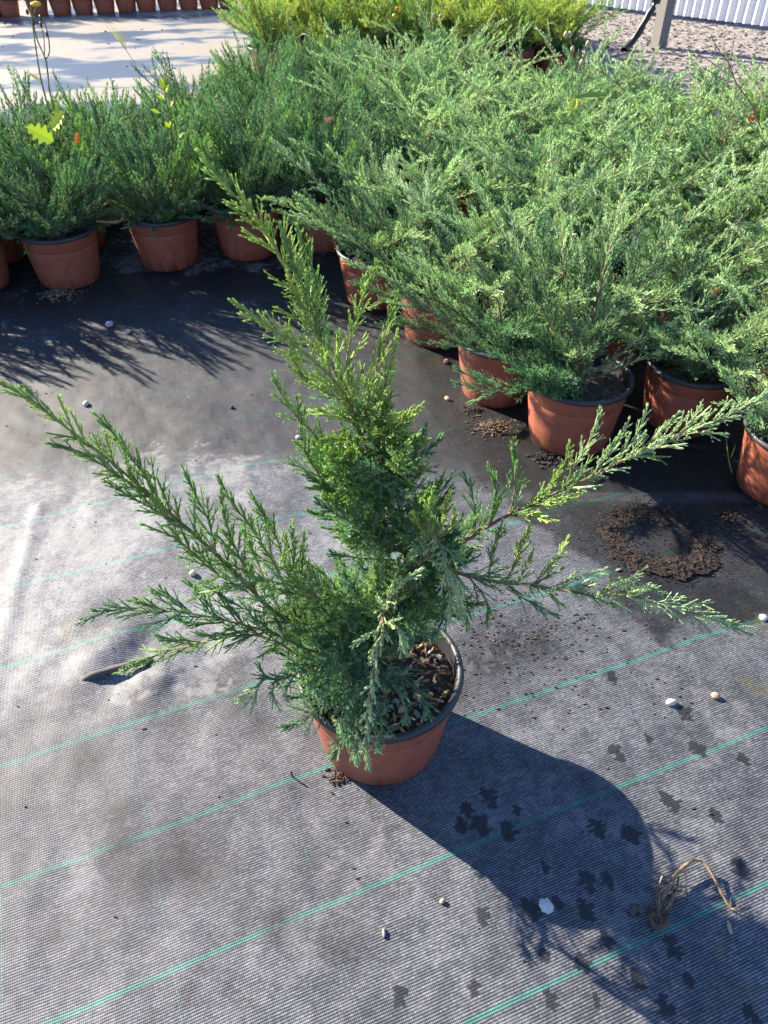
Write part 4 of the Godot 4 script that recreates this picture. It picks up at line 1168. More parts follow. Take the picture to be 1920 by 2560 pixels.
func _ready() -> void:
	rng.seed = 11
	# ---- camera
	var cam := Camera3D.new()
	cam.name = "camera"
	cam.position = Vector3(0, 1.155, 0)
	cam.rotation_degrees = Vector3(-41, 0, 0)
	cam.near = .05
	cam.far = 600.0
	var lens := CameraAttributesPhysical.new()
	lens.frustum_focal_length = 18.03
	lens.frustum_focus_distance = 1.12
	lens.exposure_aperture = 11.0
	lens.frustum_near = .05
	lens.frustum_far = 600.0
	cam.attributes = lens
	cam.fov = 67.3
	add_child(cam)
	cam.current = true
	# ---- sky and sun
	var sky := ProceduralSkyMaterial.new()
	sky.sky_top_color = Color(.30, .42, .62)
	sky.sky_horizon_color = Color(.68, .74, .80)
	sky.sky_curve = .14
	sky.sky_energy_multiplier = 1.0
	sky.ground_bottom_color = Color(.22, .21, .2)
	sky.ground_horizon_color = Color(.45, .46, .46)
	sky.sun_angle_max = 30.0
	var env := Environment.new()
	env.background_mode = Environment.BG_SKY
	env.sky = Sky.new()
	env.sky.sky_material = sky
	env.background_energy_multiplier = .72
	env.tonemap_mode = Environment.TONE_MAPPER_LINEAR
	env.tonemap_exposure = 4.1
	env.sdfgi_enabled = true
	env.ssao_enabled = true
	env.ssil_enabled = true
	var we := WorldEnvironment.new()
	we.name = "world"
	we.environment = env
	add_child(we)
	var sun := DirectionalLight3D.new()
	sun.name = "sun"
	sun.light_energy = 1.55
	sun.light_color = Color(1.0, .955, .885)
	sun.light_angular_distance = .5
	sun.shadow_enabled = true
	add_child(sun)
	var el := deg_to_rad(28.0)
	var to_sun := Vector3(-cos(deg_to_rad(33.0)) * cos(el), sin(el), -sin(deg_to_rad(33.0)) * cos(el))
	sun.look_at_from_position(to_sun * 30.0, Vector3.ZERO, Vector3.UP)
	# ---- materials
	M.leaf = mat(Color.WHITE, .62)
	M.leaf.backlight_enabled = true
	M.leaf.backlight = Color(.62, .72, .50)
	M.leaf.metallic_specular = .32
	M.wood = mat(Color.WHITE, .8)
	M.weed = mat(Color.WHITE, .45)
	M.weed.backlight_enabled = true
	M.weed.backlight = Color(.6, .66, .25)
	M.clay = mat(Color(.325, .098, .056), .55)
	M.clay.albedo_texture = noise_tex(512, .012, 4, [Color(.66, .66, .66), Color(.86, .86, .86), Color(.96, .96, .96), Color(1, 1, 1)], [.1, .35, .5, 1], 8)
	M.clay.uv1_triplanar = true
	M.clay.uv1_scale = Vector3(4, 4, 4)
	M.rim = mat(Color(.030, .030, .034), .5)
	M.soil = mat(Color.WHITE, .9)
	M.stone = mat(Color.WHITE, .85)
	make_pot_meshes()
	setting()
	hero_plant()
	blocks()
	weeds()
	litter()


func setting() -> void:
	# gravel yard all round, out to the horizon
	var gm := mat(Color.WHITE, .9, false)
	gm.albedo_texture = noise_tex(1024, .02, 8, [Color(.08, .068, .058), Color(.19, .163, .145), Color(.235, .205, .185), Color(.33, .30, .28)], [.1, .42, .6, .9], 6)
	gm.uv1_triplanar = true
	gm.uv1_world_triplanar = true
	gm.uv1_scale = Vector3(.8, .8, .8)
	var yard := PlaneMesh.new()
	yard.size = Vector2(500, 500)
	var o := put("gravel_yard", yard, gm)
	o.position.y = -.012
	tag(o, "pale pinkish grey gravel between the plants and the white fence", "gravel", "", "structure")
	make_fabric()
	# pale silt-covered strip at the upper left
	var pm := mat(Color.WHITE, .42, false)
	pm.albedo_texture = noise_tex(1024, .0075, 15, [Color(.075, .092, .122), Color(.13, .145, .168), Color(.225, .20, .162), Color(.255, .235, .205), Color(.255, .218, .17)], [.34, .46, .485, .60, .75], 8)
	pm.uv1_triplanar = true
	pm.uv1_world_triplanar = true
	pm.uv1_scale = Vector3(.13, .13, .26)
	pm.roughness_texture = noise_tex(1024, .0075, 15, [Color(.3, .3, .3), Color(1, 1, 1)], [.36, .5], 6)
	pm.roughness = .6
	var st := SurfaceTool.new()
	st.begin(Mesh.PRIMITIVE_TRIANGLES)
	var far := [Vector3(-14, 0, -3.9), Vector3(-14, 0, -7.0), Vector3(-.95, 0, -8.9), Vector3(-.78, 0, -4.2)]
	for k in [0, 1, 2, 0, 2, 3]:
		st.set_normal(Vector3.UP)
		st.add_vertex(far[k] + Vector3(0, .006, 0))
	tag(put("pale_path", st.commit(), pm), "pale silt-covered sheet path with blue-grey damp patches behind the junipers", "path", "", "structure")
	var kerb := MB.new()
	var a := Vector3(-3.2, 0, -9.6)
	var b := Vector3(-.5, 0, -8.55)
	twig(kerb, [a + Vector3.UP * .03, b + Vector3.UP * .03], .03, .03, Color(.75, .73, .70), 8)
	tag(put("white_pipe", kerb.smooth_mesh(), M.stone), "white pipe lying on the ground behind the golden junipers", "pipe")
	# white corrugated fence
	var f0 := Vector3(-1.6, 0, -11.85)
	var f1 := Vector3(3.16, 0, -7.38)
	var along := (f1 - f0).normalized()
	var out := Vector3(-along.z, 0, along.x)
	var white := mat(Color(.80, .81, .82), .38, false)
	white.metallic_specular = .5
	var fence := thing("corrugated_fence", f0)
	tag(fence, "white corrugated metal fence at the far right of the yard", "fence")
	var width := .762
	var sheet := SurfaceTool.new()
	sheet.begin(Mesh.PRIMITIVE_TRIANGLES)
	sheet.set_smooth_group(0)
	var cols := 121
	for k in cols:
		var q := []
		for j in [k, k + 1]:
			var x: float = width * j / cols
			q.append(along * x + out * cos(TAU * x / .0762) * .011)
		for v in [q[0], q[0] + Vector3.UP * 1.9, q[1] + Vector3.UP * 1.9, q[0], q[1] + Vector3.UP * 1.9, q[1]]: sheet.add_vertex(v + Vector3.UP * .02)
	sheet.index()
	sheet.generate_normals()
	var sm := sheet.commit()
	for k in 9:
		var s := put("corrugated_sheet", sm, white, fence)
		s.position = along * (width * k - .0) + out * (.0025 * (k % 2))
	var rail := MB.new()
	twig(rail, [Vector3.UP * 1.5 - out * .04, along * width * 9 + Vector3.UP * 1.5 - out * .04], .025, .025, Color(.35, .36, .37), 6)
	put("rail", rail.smooth_mesh(), M.wood, fence)
	for k in 4:
		var p := MB.new()
		box(p, Vector3(-.035, -.05, -.035), Vector3(.035, 1.95, .035), Color(.33, .34, .35))
		var e := put("post", p.mesh(), M.wood, fence)
		e.position = along * (width * (2.2 * k + .7)) - out * .075
	# square post with its leaning irrigation riser
	var pb := MB.new()
	box(pb, Vector3(-.042, -.05, -.042), Vector3(.042, 2.1, .042), Color(.17, .16, .15))
	var post := put("wooden_post", pb.mesh(), M.wood)
	post.position = Vector3(2.07, 0, -6.69)
	post.rotation.y = .5
	tag(post, "grey square wooden post standing in the gravel beside the black riser", "post")
	var ri := thing("water_riser", Vector3(1.83, 0, -6.6))
	tag(ri, "black plastic irrigation pipe leaning up beside the wooden post", "pipe")
	var rm := mat(Color(.012, .012, .014), .4)
	var t := MB.new()
	twig(t, [Vector3(-.06, .0, .08), Vector3(.0, .03, 0), Vector3(.045, .10, 0), Vector3(.10, .22, 0), Vector3(.135, .31, 0), Vector3(.14, .5, 0), Vector3(.14, 1.2, 0)], .024, .024, Color.WHITE, 8)
	put("pipe", t.smooth_mesh(), rm, ri)
	var cl := MB.new()
	twig(cl, [Vector3(.128, .285, 0), Vector3(.138, .335, 0), Vector3(.14, .40, 0)], .036, .033, Color.WHITE, 8)
	put("collar", cl.smooth_mesh(), rm, ri)
	# brown post end at the right edge
	var rb := MB.new()
	box(rb, Vector3(-.05, -.05, -.05), Vector3(.05, .42, .05), Color(.14, .09, .05))
	var rp := put("timber_post", rb.mesh(), M.wood)
	rp.position = Vector3(2.62, 0, -5.35)
	rp.rotation.y = .3
	tag(rp, "short brown weathered timber post at the right edge of the gravel", "post")


func hero_plant() -> void:
	hero = thing("potted_juniper", Vector3(-.006, 0, -.748))
	tag(hero, "leggy spreading juniper in a terracotta pot standing alone on the open fabric", "potted plant")
	var soil := add_pot(hero)
	rng.seed = 99
	var chip_cols := [Color(0.310, 0.178, 0.078), Color(0.465, 0.287, 0.116), Color(0.186, 0.109, 0.062), Color(0.093, 0.062, 0.043), Color(0.264, 0.225, 0.194), Color(0.527, 0.357, 0.171), Color(0.139, 0.085, 0.046), Color(0.217, 0.124, 0.062), Color(0.078, 0.054, 0.039), Color(0.341, 0.295, 0.264)]
	var kinds := []
	for k in 10:
		var m := MB.new()
		var l := rf(.0055, .012)
		var w := rf(.0022, .0048)
		var h := rf(.0012, .0028)
		var c: Color = chip_cols[k % chip_cols.size()]
		var p := []
		for q in 7:
			var a := TAU * q / 7.0
			p.append(Vector3(cos(a) * l * rf(.7, 1.1), 0, sin(a) * w * rf(.7, 1.1)))
		for q in 7:
			var q2 := (q + 1) % 7
			m.tri(Vector3(0, h, 0), p[q] * .8 + Vector3(0, h, 0), p[q2] * .8 + Vector3(0, h, 0), c, c * rf(.85, 1.1), c)
			m.quad(p[q] - Vector3(0, h, 0), p[q2] - Vector3(0, h, 0), p[q2] * .8 + Vector3(0, h, 0), p[q] * .8 + Vector3(0, h, 0), c * .8)
		kinds.append(m.mesh())
	for k in 290:
		var a := rf(0, TAU)
		var r := sqrt(rng.randf()) * .108
		var o := put("bark_chip", kinds[k % 10], M.soil, soil)
		o.position = Vector3(cos(a) * r, .157 + .006 * (1.0 - r / .11) + rf(0, .006), sin(a) * r)
		o.rotation = Vector3(rf(-.5, .5), rf(0, TAU), rf(-.5, .5))
		o.scale = Vector3.ONE * rf(.6, 1.15)
	hero_branches()
	rng.seed = 321
	var collar := MB.new()
	for k in 46:
		var az := rf(1.9, 4.9)
		var el := rf(.15, 1.25)
		var d := Vector3(cos(az) * cos(el), sin(el), sin(az) * cos(el))
		var p0 := Vector3(cos(az) * rf(.0, .05) - .012, .163, sin(az) * rf(0, .05) - .006)
		var p := smooth_path([p0, p0 + d * rf(.05, .08), p0 + d * rf(.09, .15) + Vector3.UP * rf(-.02, .03)], .01)
		tube(collar, p, .0012, .0006, 4, Color(.17, .14, .06), Color(.17, .19, .07))
		clothe(collar, p, .05, .85, 0 if k % 3 else 1, .009, 0, .008)
	put("foliage", collar.mesh(), M.leaf, hero)


func clone(src: Node3D, x: float, z: float, turn: float, size: float) -> Node3D:
	var o: Node3D = src.duplicate()
	o.name = "potted_juniper"
	add_child(o, true)
	place(o, x, z, turn, size)
	return o


func place(o: Node3D, x: float, z: float, turn: float, size: float) -> void:
	o.position = Vector3(x, 0, z)
	o.rotation.y = turn
	o.scale = Vector3.ONE * size


func blocks() -> void:
	var used := {}
	var near := []
	for k in 4: near.append(make_plant("arching", 1, 40 + k, true))
	# azimuth (0 = right, PI / 2 = towards the viewer), first and last elevation, length, tint
	var lit := make_plant("arching", 1, 47, true, [[-.25, .62, .1, .62, 3], [-.1, .45, .12, .5, 3], [4.0, 1.35, 1.2, .56, 3], [-1.2, 1.35, 1.2, .54, 3], [3.5, 1.1, .85, .56, 3], [3.1, .55, .15, .40, 5], [2.6, .35, .0, .32, 0], [2.4, .6, .1, .28, 0], [4.2, 1.0, .6, .42, 5], [5.0, 1.1, .7, .40, 5], [-.8, .9, .5, .44, 5], [2.9, 1.2, .9, .36, 5], [1.9, 1.2, .8, .26, 5], [3.9, .7, .3, .4, 5], [2.0, 1.0, .5, .28, 5]], 1.75, 1.9)
	var dense := []
	for k in 3: dense.append(make_plant("dense", 1, 60 + k, true))
	var far_a := []
	for k in 4: far_a.append(make_plant("arching", 2, 80 + k, false))
	var far_d := []
	for k in 3: far_d.append(make_plant("dense", 2, 90 + k, false))
	var gold := []
	for k in 3: gold.append(make_plant("golden", 2, 100 + k, false))
	var taken := []
	var take := func(pool: Array, k: int, x: float, z: float, turn: float, size: float) -> Node3D:
		var src: Node3D = pool[k % pool.size()]
		taken.append(Vector2(x, z))
		if not used.has(src):
			used[src] = true
			place(src, x, z, turn, size)
			return src
		return clone(src, x, z, turn, size)
	var front := [
		[dense, 0, -1.100, -2.579, .4, 1.0, "dense juniper above a little heap of bark, second pot in the left front row"],
		[dense, 1, -.782, -2.728, 2.0, 1.0, "dense juniper whose pot also holds a broad-leaved green weed"],
		[dense, 2, -.502, -2.822, 4.1, 1.02, "dense upright juniper directly behind the tip of the tall plant in front"],
		[dense, 0, -.211, -2.902, 5.0, 1.0, "shaded juniper deep in the corner where the two blocks meet"],
		[dense, 1, -1.400, -2.527, .9, 1.0, "juniper cut by the left edge of the photo, only a sliver of its pot showing"],
		[dense, 2, -1.159, -2.876, 1.2, 1.0, "juniper half hidden right behind the pot with the heap of bark"],
		[near, 0, -.029, -2.424, .3, .95, "juniper at the inner end of the right-hand front row, foliage hanging over its lit pot"],
		[near, 1, .162, -2.172, 2.2, .95, "arching juniper third from the soil ring in the right-hand front row"],
		[near, 2, .313, -1.847, 3.5, .95, "juniper whose pot has a crumbled brown soil clump at its foot"],
		[[lit], 0, .475, -1.629, .0, 1.0, "bushy juniper in the fully lit pot with its dark rim and inside showing"],
		[near, 0, .786, -1.710, 4.4, .95, "juniper in the deeply shaded pot right of the fully lit one"],
		[near, 3, .932, -1.423, 2.2, .9, "juniper at the right edge whose pot stands nearest the soil ring"],
		[near, 2, .600, -1.945, 5.9, .95, "juniper whose dark red shaded pot peeps out behind the fully lit pot"],
	]
	for f in front:
		var o: Node3D = take.call(f[0], f[1], f[2], f[3], f[4], f[5])
		tag(o, f[6], "potted plant", "junipers along the open edge of the two blocks")
	rng.seed = 1234
	# the rows behind
	var back := func(x: float) -> float: return -3.3 - clampf((x + 1.9) * .6, 0, .6) - clampf((x + .9) * 1.6, 0, .8) + clampf((x - .5) * .7, 0, .85)
	var put_row := func(x: float, z: float, left: bool) -> void:
		if z < back.call(x) or absf(x) > .42 * -z + .75: return
		for q in taken:
			if q.distance_to(Vector2(x, z)) < .235: return
		var close := z > -2.75
		var pool: Array = (dense if close else far_d) if left else (near if close else far_a)
		var o: Node3D = take.call(pool, rng.randi() % pool.size(), x, z, rf(0, TAU), rf(.94, 1.06) if left else rf(.86, 1.0))
		if left: tag(o, "dense low green juniper packed in the left-hand block behind its front row", "potted plant", "junipers packed in the left-hand block")
		else: tag(o, "feathery blue-green juniper packed in the right-hand block behind its front row", "potted plant", "junipers packed in the right-hand block")
	for j in range(0, 7):
		for i in range(-5, 4):
			var x := -1.1 + i * .297 - j * .02 + rf(-.02, .02)
			var z := -2.579 - i * .108 - j * .297 + rf(-.02, .02)
			if j > 0 or i < -1:
				if x < -.1 + (-2.9 - z) * .25: put_row.call(x, z, true)
	for bb in range(0, 12):
		for aa in range(-3, 16):
			var x := .475 - .168 * aa + .311 * bb + rf(-.02, .02)
			var z := -1.629 - .265 * aa - .08 * bb + rf(-.02, .02)
			if z < -1.3 and bb > 0 and x > -.55 and (x > -.1 or z < -3.1): put_row.call(x, z, false)
	# golden block behind
	for j in range(0, 6):
		for i in range(0, 9):
			var x := -.68 + i * .30 - j * .03 + rf(-.03, .03)
			var z := -5.55 - j * .34 + rf(-.03, .03)
			if x > 1.15 - j * .02: continue
			var o: Node3D = take.call(gold, rng.randi() % 3, x, z, rf(0, TAU), rf(1.0, 1.2))
			if i == 0 and j == 0: tag(o, "golden juniper at the corner of the back block, beside the pale path", "potted plant", "golden junipers at the back")
			else: tag(o, "yellow-green golden juniper in the block at the back by the gravel", "potted plant", "golden junipers at the back")
	# single row beyond the pale path
	var rx := [-3.43, -3.28, -3.05, -2.86, -2.68, -2.50, -2.32, -2.15, -1.97, -1.79, -1.61, -1.44]
	for k in rx.size():
		var o: Node3D = take.call(far_d, k, rx[k], -7.92 - .27 * (rx[k] + 3.43), rf(0, TAU), .76)
		var nth: String = ["leftmost", "second from the left", "third from the left", "fourth from the left", "fifth from the left", "sixth from the left", "seventh from the left", "eighth from the left", "ninth from the left", "third from the right", "second from the right", "rightmost"][k]
		tag(o, "potted juniper beyond the pale path, %s in its row" % nth, "potted plant", "potted plants in a row beyond the pale path")


func stem_thing(called: String, label: String, category: String, pts: Array, r0: float, r1: float, col: Color) -> Node3D:
	var o := thing(called, pts[0])
	tag(o, label, category)
	add_stem(o, pts, r0, r1, col)
	return o


func add_stem(o: Node3D, pts: Array, r0: float, r1: float, col: Color) -> void:
	var m := MB.new()
	var q := []
	for p in pts: q.append(p - o.position)
	twig(m, q, r0, r1, col, 6)
	put("stem", m.mesh(), M.weed, o)


func add_leaf(o: Node3D, a: Vector3, b: Vector3, w: float, droop: float, col: Color, teeth := false) -> void:
	var m := MB.new()
	leaf_blade(m, a - o.position, (b - a).normalized(), Vector3(-.1, .6, .8), a.distance_to(b), w, droop, col, teeth)
	put("leaf", m.mesh(), M.weed, o)


func add_bud(o: Node3D, at: Vector3, size: Vector3, col: Color, called := "bud") -> void:
	var e := put(called, pebble(31, size, col, .1), M.weed, o)
	e.position = at - o.position


func weeds() -> void:
	rng.seed = 500
	var green := Color(.20, .26, .07)
	var lime := Color(.46, .55, .05)
	# tall sow thistle with a yellow flower
	var s := stem_thing("sow_thistle", "tall thin weed with a yellow flower head and toothed lime leaves", "weed", [Vector3(-1.15, .16, -2.97), Vector3(-1.182, .337, -3.0), Vector3(-1.19, .402, -3.0), Vector3(-1.19, .536, -3.0), Vector3(-1.18, .634, -3.0), Vector3(-1.168, .718, -3.0), Vector3(-1.161, .756, -3.0), Vector3(-1.150, .79, -3.0)], .0042, .0018, green)
	add_stem(s, [Vector3(-1.15, .18, -2.97), Vector3(-1.171, .468, -3.0), Vector3(-1.161, .558, -3.0), Vector3(-1.157, .598, -3.0), Vector3(-1.168, .653, -3.0), Vector3(-1.168, .701, -3.0)], .003, .002, Color(.13, .12, .05))
	add_stem(s, [Vector3(-1.157, .598, -3.0), Vector3(-1.138, .619, -3.0), Vector3(-1.129, .662, -3.0), Vector3(-1.129, .701, -3.0), Vector3(-1.137, .716, -3.0)], .0022, .0015, Color(.16, .12, .06))
	add_stem(s, [Vector3(-1.159, .605, -3.0), Vector3(-1.146, .653, -3.0), Vector3(-1.143, .697, -3.0)], .0018, .0013, Color(.2, .17, .09))
	add_stem(s, [Vector3(-1.165, .72, -3.0), Vector3(-1.155, .735, -3.0), Vector3(-1.146, .75, -3.0)], .0018, .0015, green)
	var LA := Vector3(-1.05, .44, -2.62)
	var LB := Vector3(-1.115, .485, -2.60)
	var LC := Vector3(-1.045, .475, -2.62)
	var LD := Vector3(-.985, .525, -2.62)
	add_leaf(s, LA, LB, .034, .1, lime, true)
	add_leaf(s, LC, LD, .030, .1, lime, true)
	add_leaf(s, Vector3(-1.155, .425, -2.95), Vector3(-1.112, .497, -2.96), .009, .1, lime * .8, true)
	add_leaf(s, Vector3(-1.165, .40, -2.96), Vector3(-1.215, .385, -2.90), .012, .3, lime * .7, true)
	add_leaf(s, Vector3(-1.19, .53, -3.0), Vector3(-1.225, .555, -3.0), .006, .2, Color(.45, .42, .2))
	add_bud(s, Vector3(-1.143, .757, -3.0), Vector3(.017, .008, .014), Color(.75, .55, .03), "flower_head")
	for q in [Vector3(-1.139, .718, -3.0), Vector3(-1.143, .699, -3.0), Vector3(-1.131, .672, -3.0), Vector3(-1.166, .705, -3.0), Vector3(-1.178, .735, -3.0)]: add_bud(s, q, Vector3(.005, .009, .005), Color(.10, .07, .04))
	# willowherb growing from the second pot
	var w := stem_thing("willowherb", "slender reddish-stemmed weed with small lime leaves rising from the left block", "weed", [Vector3(-.771, .16, -2.86), Vector3(-.765, .22, -2.88), Vector3(-.752, .308, -2.9), Vector3(-.746, .354, -2.9), Vector3(-.744, .411, -2.9), Vector3(-.741, .466, -2.9), Vector3(-.744, .505, -2.9), Vector3(-.725, .582, -2.9)], .003, .0014, Color(.26, .15, .07))
	var wl := [[-.743, .530, -.744, .572], [-.738, .532, -.727, .572], [-.738, .520, -.716, .548], [-.729, .478, -.709, .498], [-.768, .456, -.795, .472], [-.716, .380, -.688, .400], [-.716, .370, -.710, .348], [-.749, .301, -.700, .301], [-.742, .41, -.752, .435], [-.742, .415, -.730, .436], [-.745, .50, -.765, .512], [-.75, .27, -.715, .262]]
	for q in wl: add_leaf(w, Vector3(q[0], q[1], -2.89), Vector3(q[2], q[3], -2.87), .0065, .2, lime * rf(.75, 1.1))
	add_stem(w, [Vector3(-.745, .354, -2.9), Vector3(-.730, .370, -2.895), Vector3(-.714, .382, -2.89)], .0015, .001, Color(.3, .14, .08))
	# broad-leaved weed in the second pot
	var bw := thing("broadleaf_weed", Vector3(-.735, .165, -2.64))
	tag(bw, "low weed with pointed green leaves growing in a pot of the left front row", "weed")
	for k in 11:
		var a := k * 2.4
		var d := Vector3(cos(a), rf(.2, .9), sin(a)).normalized()
		var m := MB.new()
		leaf_blade(m, Vector3(0, rf(0, .03), 0), d, Vector3.UP, rf(.06, .10), rf(.010, .014), .35, Color(.10, .22, .045) * rf(.8, 1.4))
		put("leaf", m.mesh(), M.weed, bw)
	# pale grass head against the path
	var g := stem_thing("grass_stalk", "pale feathery grass stalk leaning in front of the pale path", "grass", [Vector3(-1.09, .2, -3.88), Vector3(-1.104, .381, -3.9), Vector3(-1.126, .443, -3.9), Vector3(-1.158, .497, -3.9)], .0022, .0014, Color(.5, .45, .3))
	for k in 6: add_leaf(g, Vector3(-1.158 + k * .004, .497 - k * .008, -3.9), Vector3(-1.205 + k * .016, .565 - k * .004, -3.9 + rf(-.01, .01)), .0022, .1, Color(.52, .48, .28))
	# stalk with a large curled leaf right of the middle
	var t := stem_thing("seeding_weed", "upright bare stalk with one large curled lime leaf in the right block", "weed", [Vector3(.735, .17, -3.3), Vector3(.748, .289, -3.3), Vector3(.732, .389, -3.3), Vector3(.712, .52, -3.3), Vector3(.703, .57, -3.3), Vector3(.686, .62, -3.3)], .003, .0014, Color(.34, .30, .12))
	add_stem(t, [Vector3(.75, .20, -3.3), Vector3(.757, .479, -3.3), Vector3(.753, .543, -3.3), Vector3(.758, .588, -3.3)], .0024, .0015, Color(.22, .13, .09))
	add_stem(t, [Vector3(.710, .535, -3.3), Vector3(.700, .58, -3.3), Vector3(.672, .62, -3.3)], .0016, .001, Color(.34, .28, .14))
	add_leaf(t, Vector3(.732, .409, -3.29), Vector3(.888, .425, -3.27), .014, .15, Color(.20, .30, .06))
	add_leaf(t, Vector3(.738, .415, -3.28), Vector3(.714, .362, -3.25), .016, -.1, Color(.55, .55, .05))
	for q in [Vector3(.686, .622, -3.3), Vector3(.672, .622, -3.3), Vector3(.758, .592, -3.3), Vector3(.704, .575, -3.3), Vector3(.745, .53, -3.3)]: add_bud(t, q, Vector3(.008, .012, .008), Color(.45, .38, .24))
	# reddish willowherb with curled pods at the right edge
	var r := stem_thing("red_willowherb", "straggly red-stemmed weed with curled tan pods at the right edge", "weed", [Vector3(1.42, .17, -3.0), Vector3(1.406, .235, -3.0), Vector3(1.375, .341, -3.0), Vector3(1.315, .442, -3.0), Vector3(1.228, .524, -3.0), Vector3(1.189, .578, -3.0), Vector3(1.14, .622, -3.0), Vector3(1.097, .67, -3.0)], .0032, .0014, Color(.26, .12, .07))
	add_stem(r, [Vector3(1.245, .2, -3.0), Vector3(1.238, .442, -3.0), Vector3(1.225, .524, -3.0), Vector3(1.183, .578, -3.0), Vector3(1.183, .617, -3.0), Vector3(1.177, .675, -3.0)], .0026, .0014, Color(.36, .20, .12))
	for q in [[Vector3(1.212, .527, -3.0), Vector3(1.163, .543, -3.0), Vector3(1.094, .575, -3.0)], [Vector3(1.300, .425, -3.0), Vector3(1.330, .445, -3.0), Vector3(1.326, .492, -3.0), Vector3(1.312, .523, -3.0), Vector3(1.299, .515, -3.0)], [Vector3(1.264, .405, -3.0), Vector3(1.203, .425, -3.0), Vector3(1.167, .464, -3.0)], [Vector3(1.317, .436, -3.0), Vector3(1.26, .47, -3.0), Vector3(1.253, .492, -3.0)], [Vector3(1.215, .54, -3.0), Vector3(1.10, .60, -3.0), Vector3(1.03, .63, -3.0)], [Vector3(1.19, .57, -3.0), Vector3(1.15, .64, -3.0), Vector3(1.14, .70, -3.0)], [Vector3(1.29, .43, -3.0), Vector3(1.30, .38, -3.0), Vector3(1.25, .355, -3.0), Vector3(1.24, .34, -3.0)]]:
		var m := MB.new()
		var pts := []
		for p in q: pts.append(p - r.position)
		twig(m, pts, .0026, .0014, Color(.48, .38, .2) * rf(.8, 1.2))
		put("pod", m.mesh(), M.weed, r)
	for q in [[1.273, .508, 1.29, .462], [1.339, .453, 1.335, .400], [1.286, .416, 1.297, .388], [1.40, .30, 1.43, .315]]: add_leaf(r, Vector3(q[0], q[1], -2.99), Vector3(q[2], q[3], -2.97), .008, .1, lime)
	# fallen and dead leaves caught in the foliage
	for q in [[Vector3(-1.062, .371, -2.84), Vector3(-1.044, .413, -2.84), Color(.55, .15, .06), "orange-red dead leaf caught in the foliage beside the tall yellow-flowered weed"], [Vector3(.80, .30, -1.80), Vector3(.835, .325, -1.80), Color(.40, .16, .08), "brown dead leaf caught in the foliage of the right block"], [Vector3(-.20, .435, -2.85), Vector3(-.17, .455, -2.85), Color(.42, .20, .11), "small tan dead leaf on top of the foliage near the middle"], [Vector3(1.25, .437, -2.88), Vector3(1.275, .445, -2.88), Color(.5, .05, .04), "small red leaf low on the straggly weed at the right edge"]]:
		var m := MB.new()
		leaf_blade(m, Vector3.ZERO, (q[1] - q[0]).normalized(), Vector3(.2, .4, .9).normalized(), q[0].distance_to(q[1]), .014, .3, q[2], true)
		var o := put("dead_leaf", m.mesh(), M.weed)
		o.position = q[0]
		tag(o, q[3], "leaf")
	# flowering weeds among the golden junipers
	for q in [[Vector3(.02, .3, -5.2), .30, "yellow-flowered weed among the golden junipers, left of the pink-headed one"], [Vector3(.26, .3, -5.0), .28, "weed with pale pinkish seed heads in front of the golden junipers"]]:
		var at: Vector3 = q[0]
		var o := stem_thing("flowering_weed", q[2], "weed", [at + Vector3(0, -.12, 0), at + Vector3(.01, .1, 0), at + Vector3(0, q[1] * .8, 0)], .004, .002, Color(.25, .28, .1))
		for k in 7:
			var p := at + Vector3(rf(-.07, .07), rf(.05, q[1]), rf(-.03, .03))
			add_bud(o, p, Vector3(.014, .014, .014) * rf(.7, 1.3), Color(.75, .48, .03) if q[0].x < .1 else Color(.62, .50, .42), "flower_head")
	# dry twig bridging two pots on the left
	var d := MB.new()
	twig(d, [Vector3(-.97, .194, -2.60), Vector3(-.904, .190, -2.60), Vector3(-.882, .199, -2.60), Vector3(-.855, .197, -2.64)], .0035, .0025, Color(.36, .26, .15))
	tag(put("dry_twig", d.mesh(), M.wood), "bent dry twig lying from rim to rim between two left front pots", "twig")
	# empty black pot tipped over in front of the golden block
	var bp := put("black_pot", pot_parts[1], M.rim)
	var shell := MB.new()
	lathe(shell, [Vector2(.12, .172), Vector2(.112, .12), Vector2(.10, .03), Vector2(.095, .01), Vector2(.0, .01)], 32, Color.WHITE)
	put("wall", shell.smooth_mesh(), M.rim, bp)
	bp.position = Vector3(-.375, .27, -4.98)
	bp.rotation = Vector3(1.1, .2, 1.0)
	bp.scale = Vector3.ONE * .55
	tag(bp, "small empty black pot tipped on its side before the golden junipers", "pot")


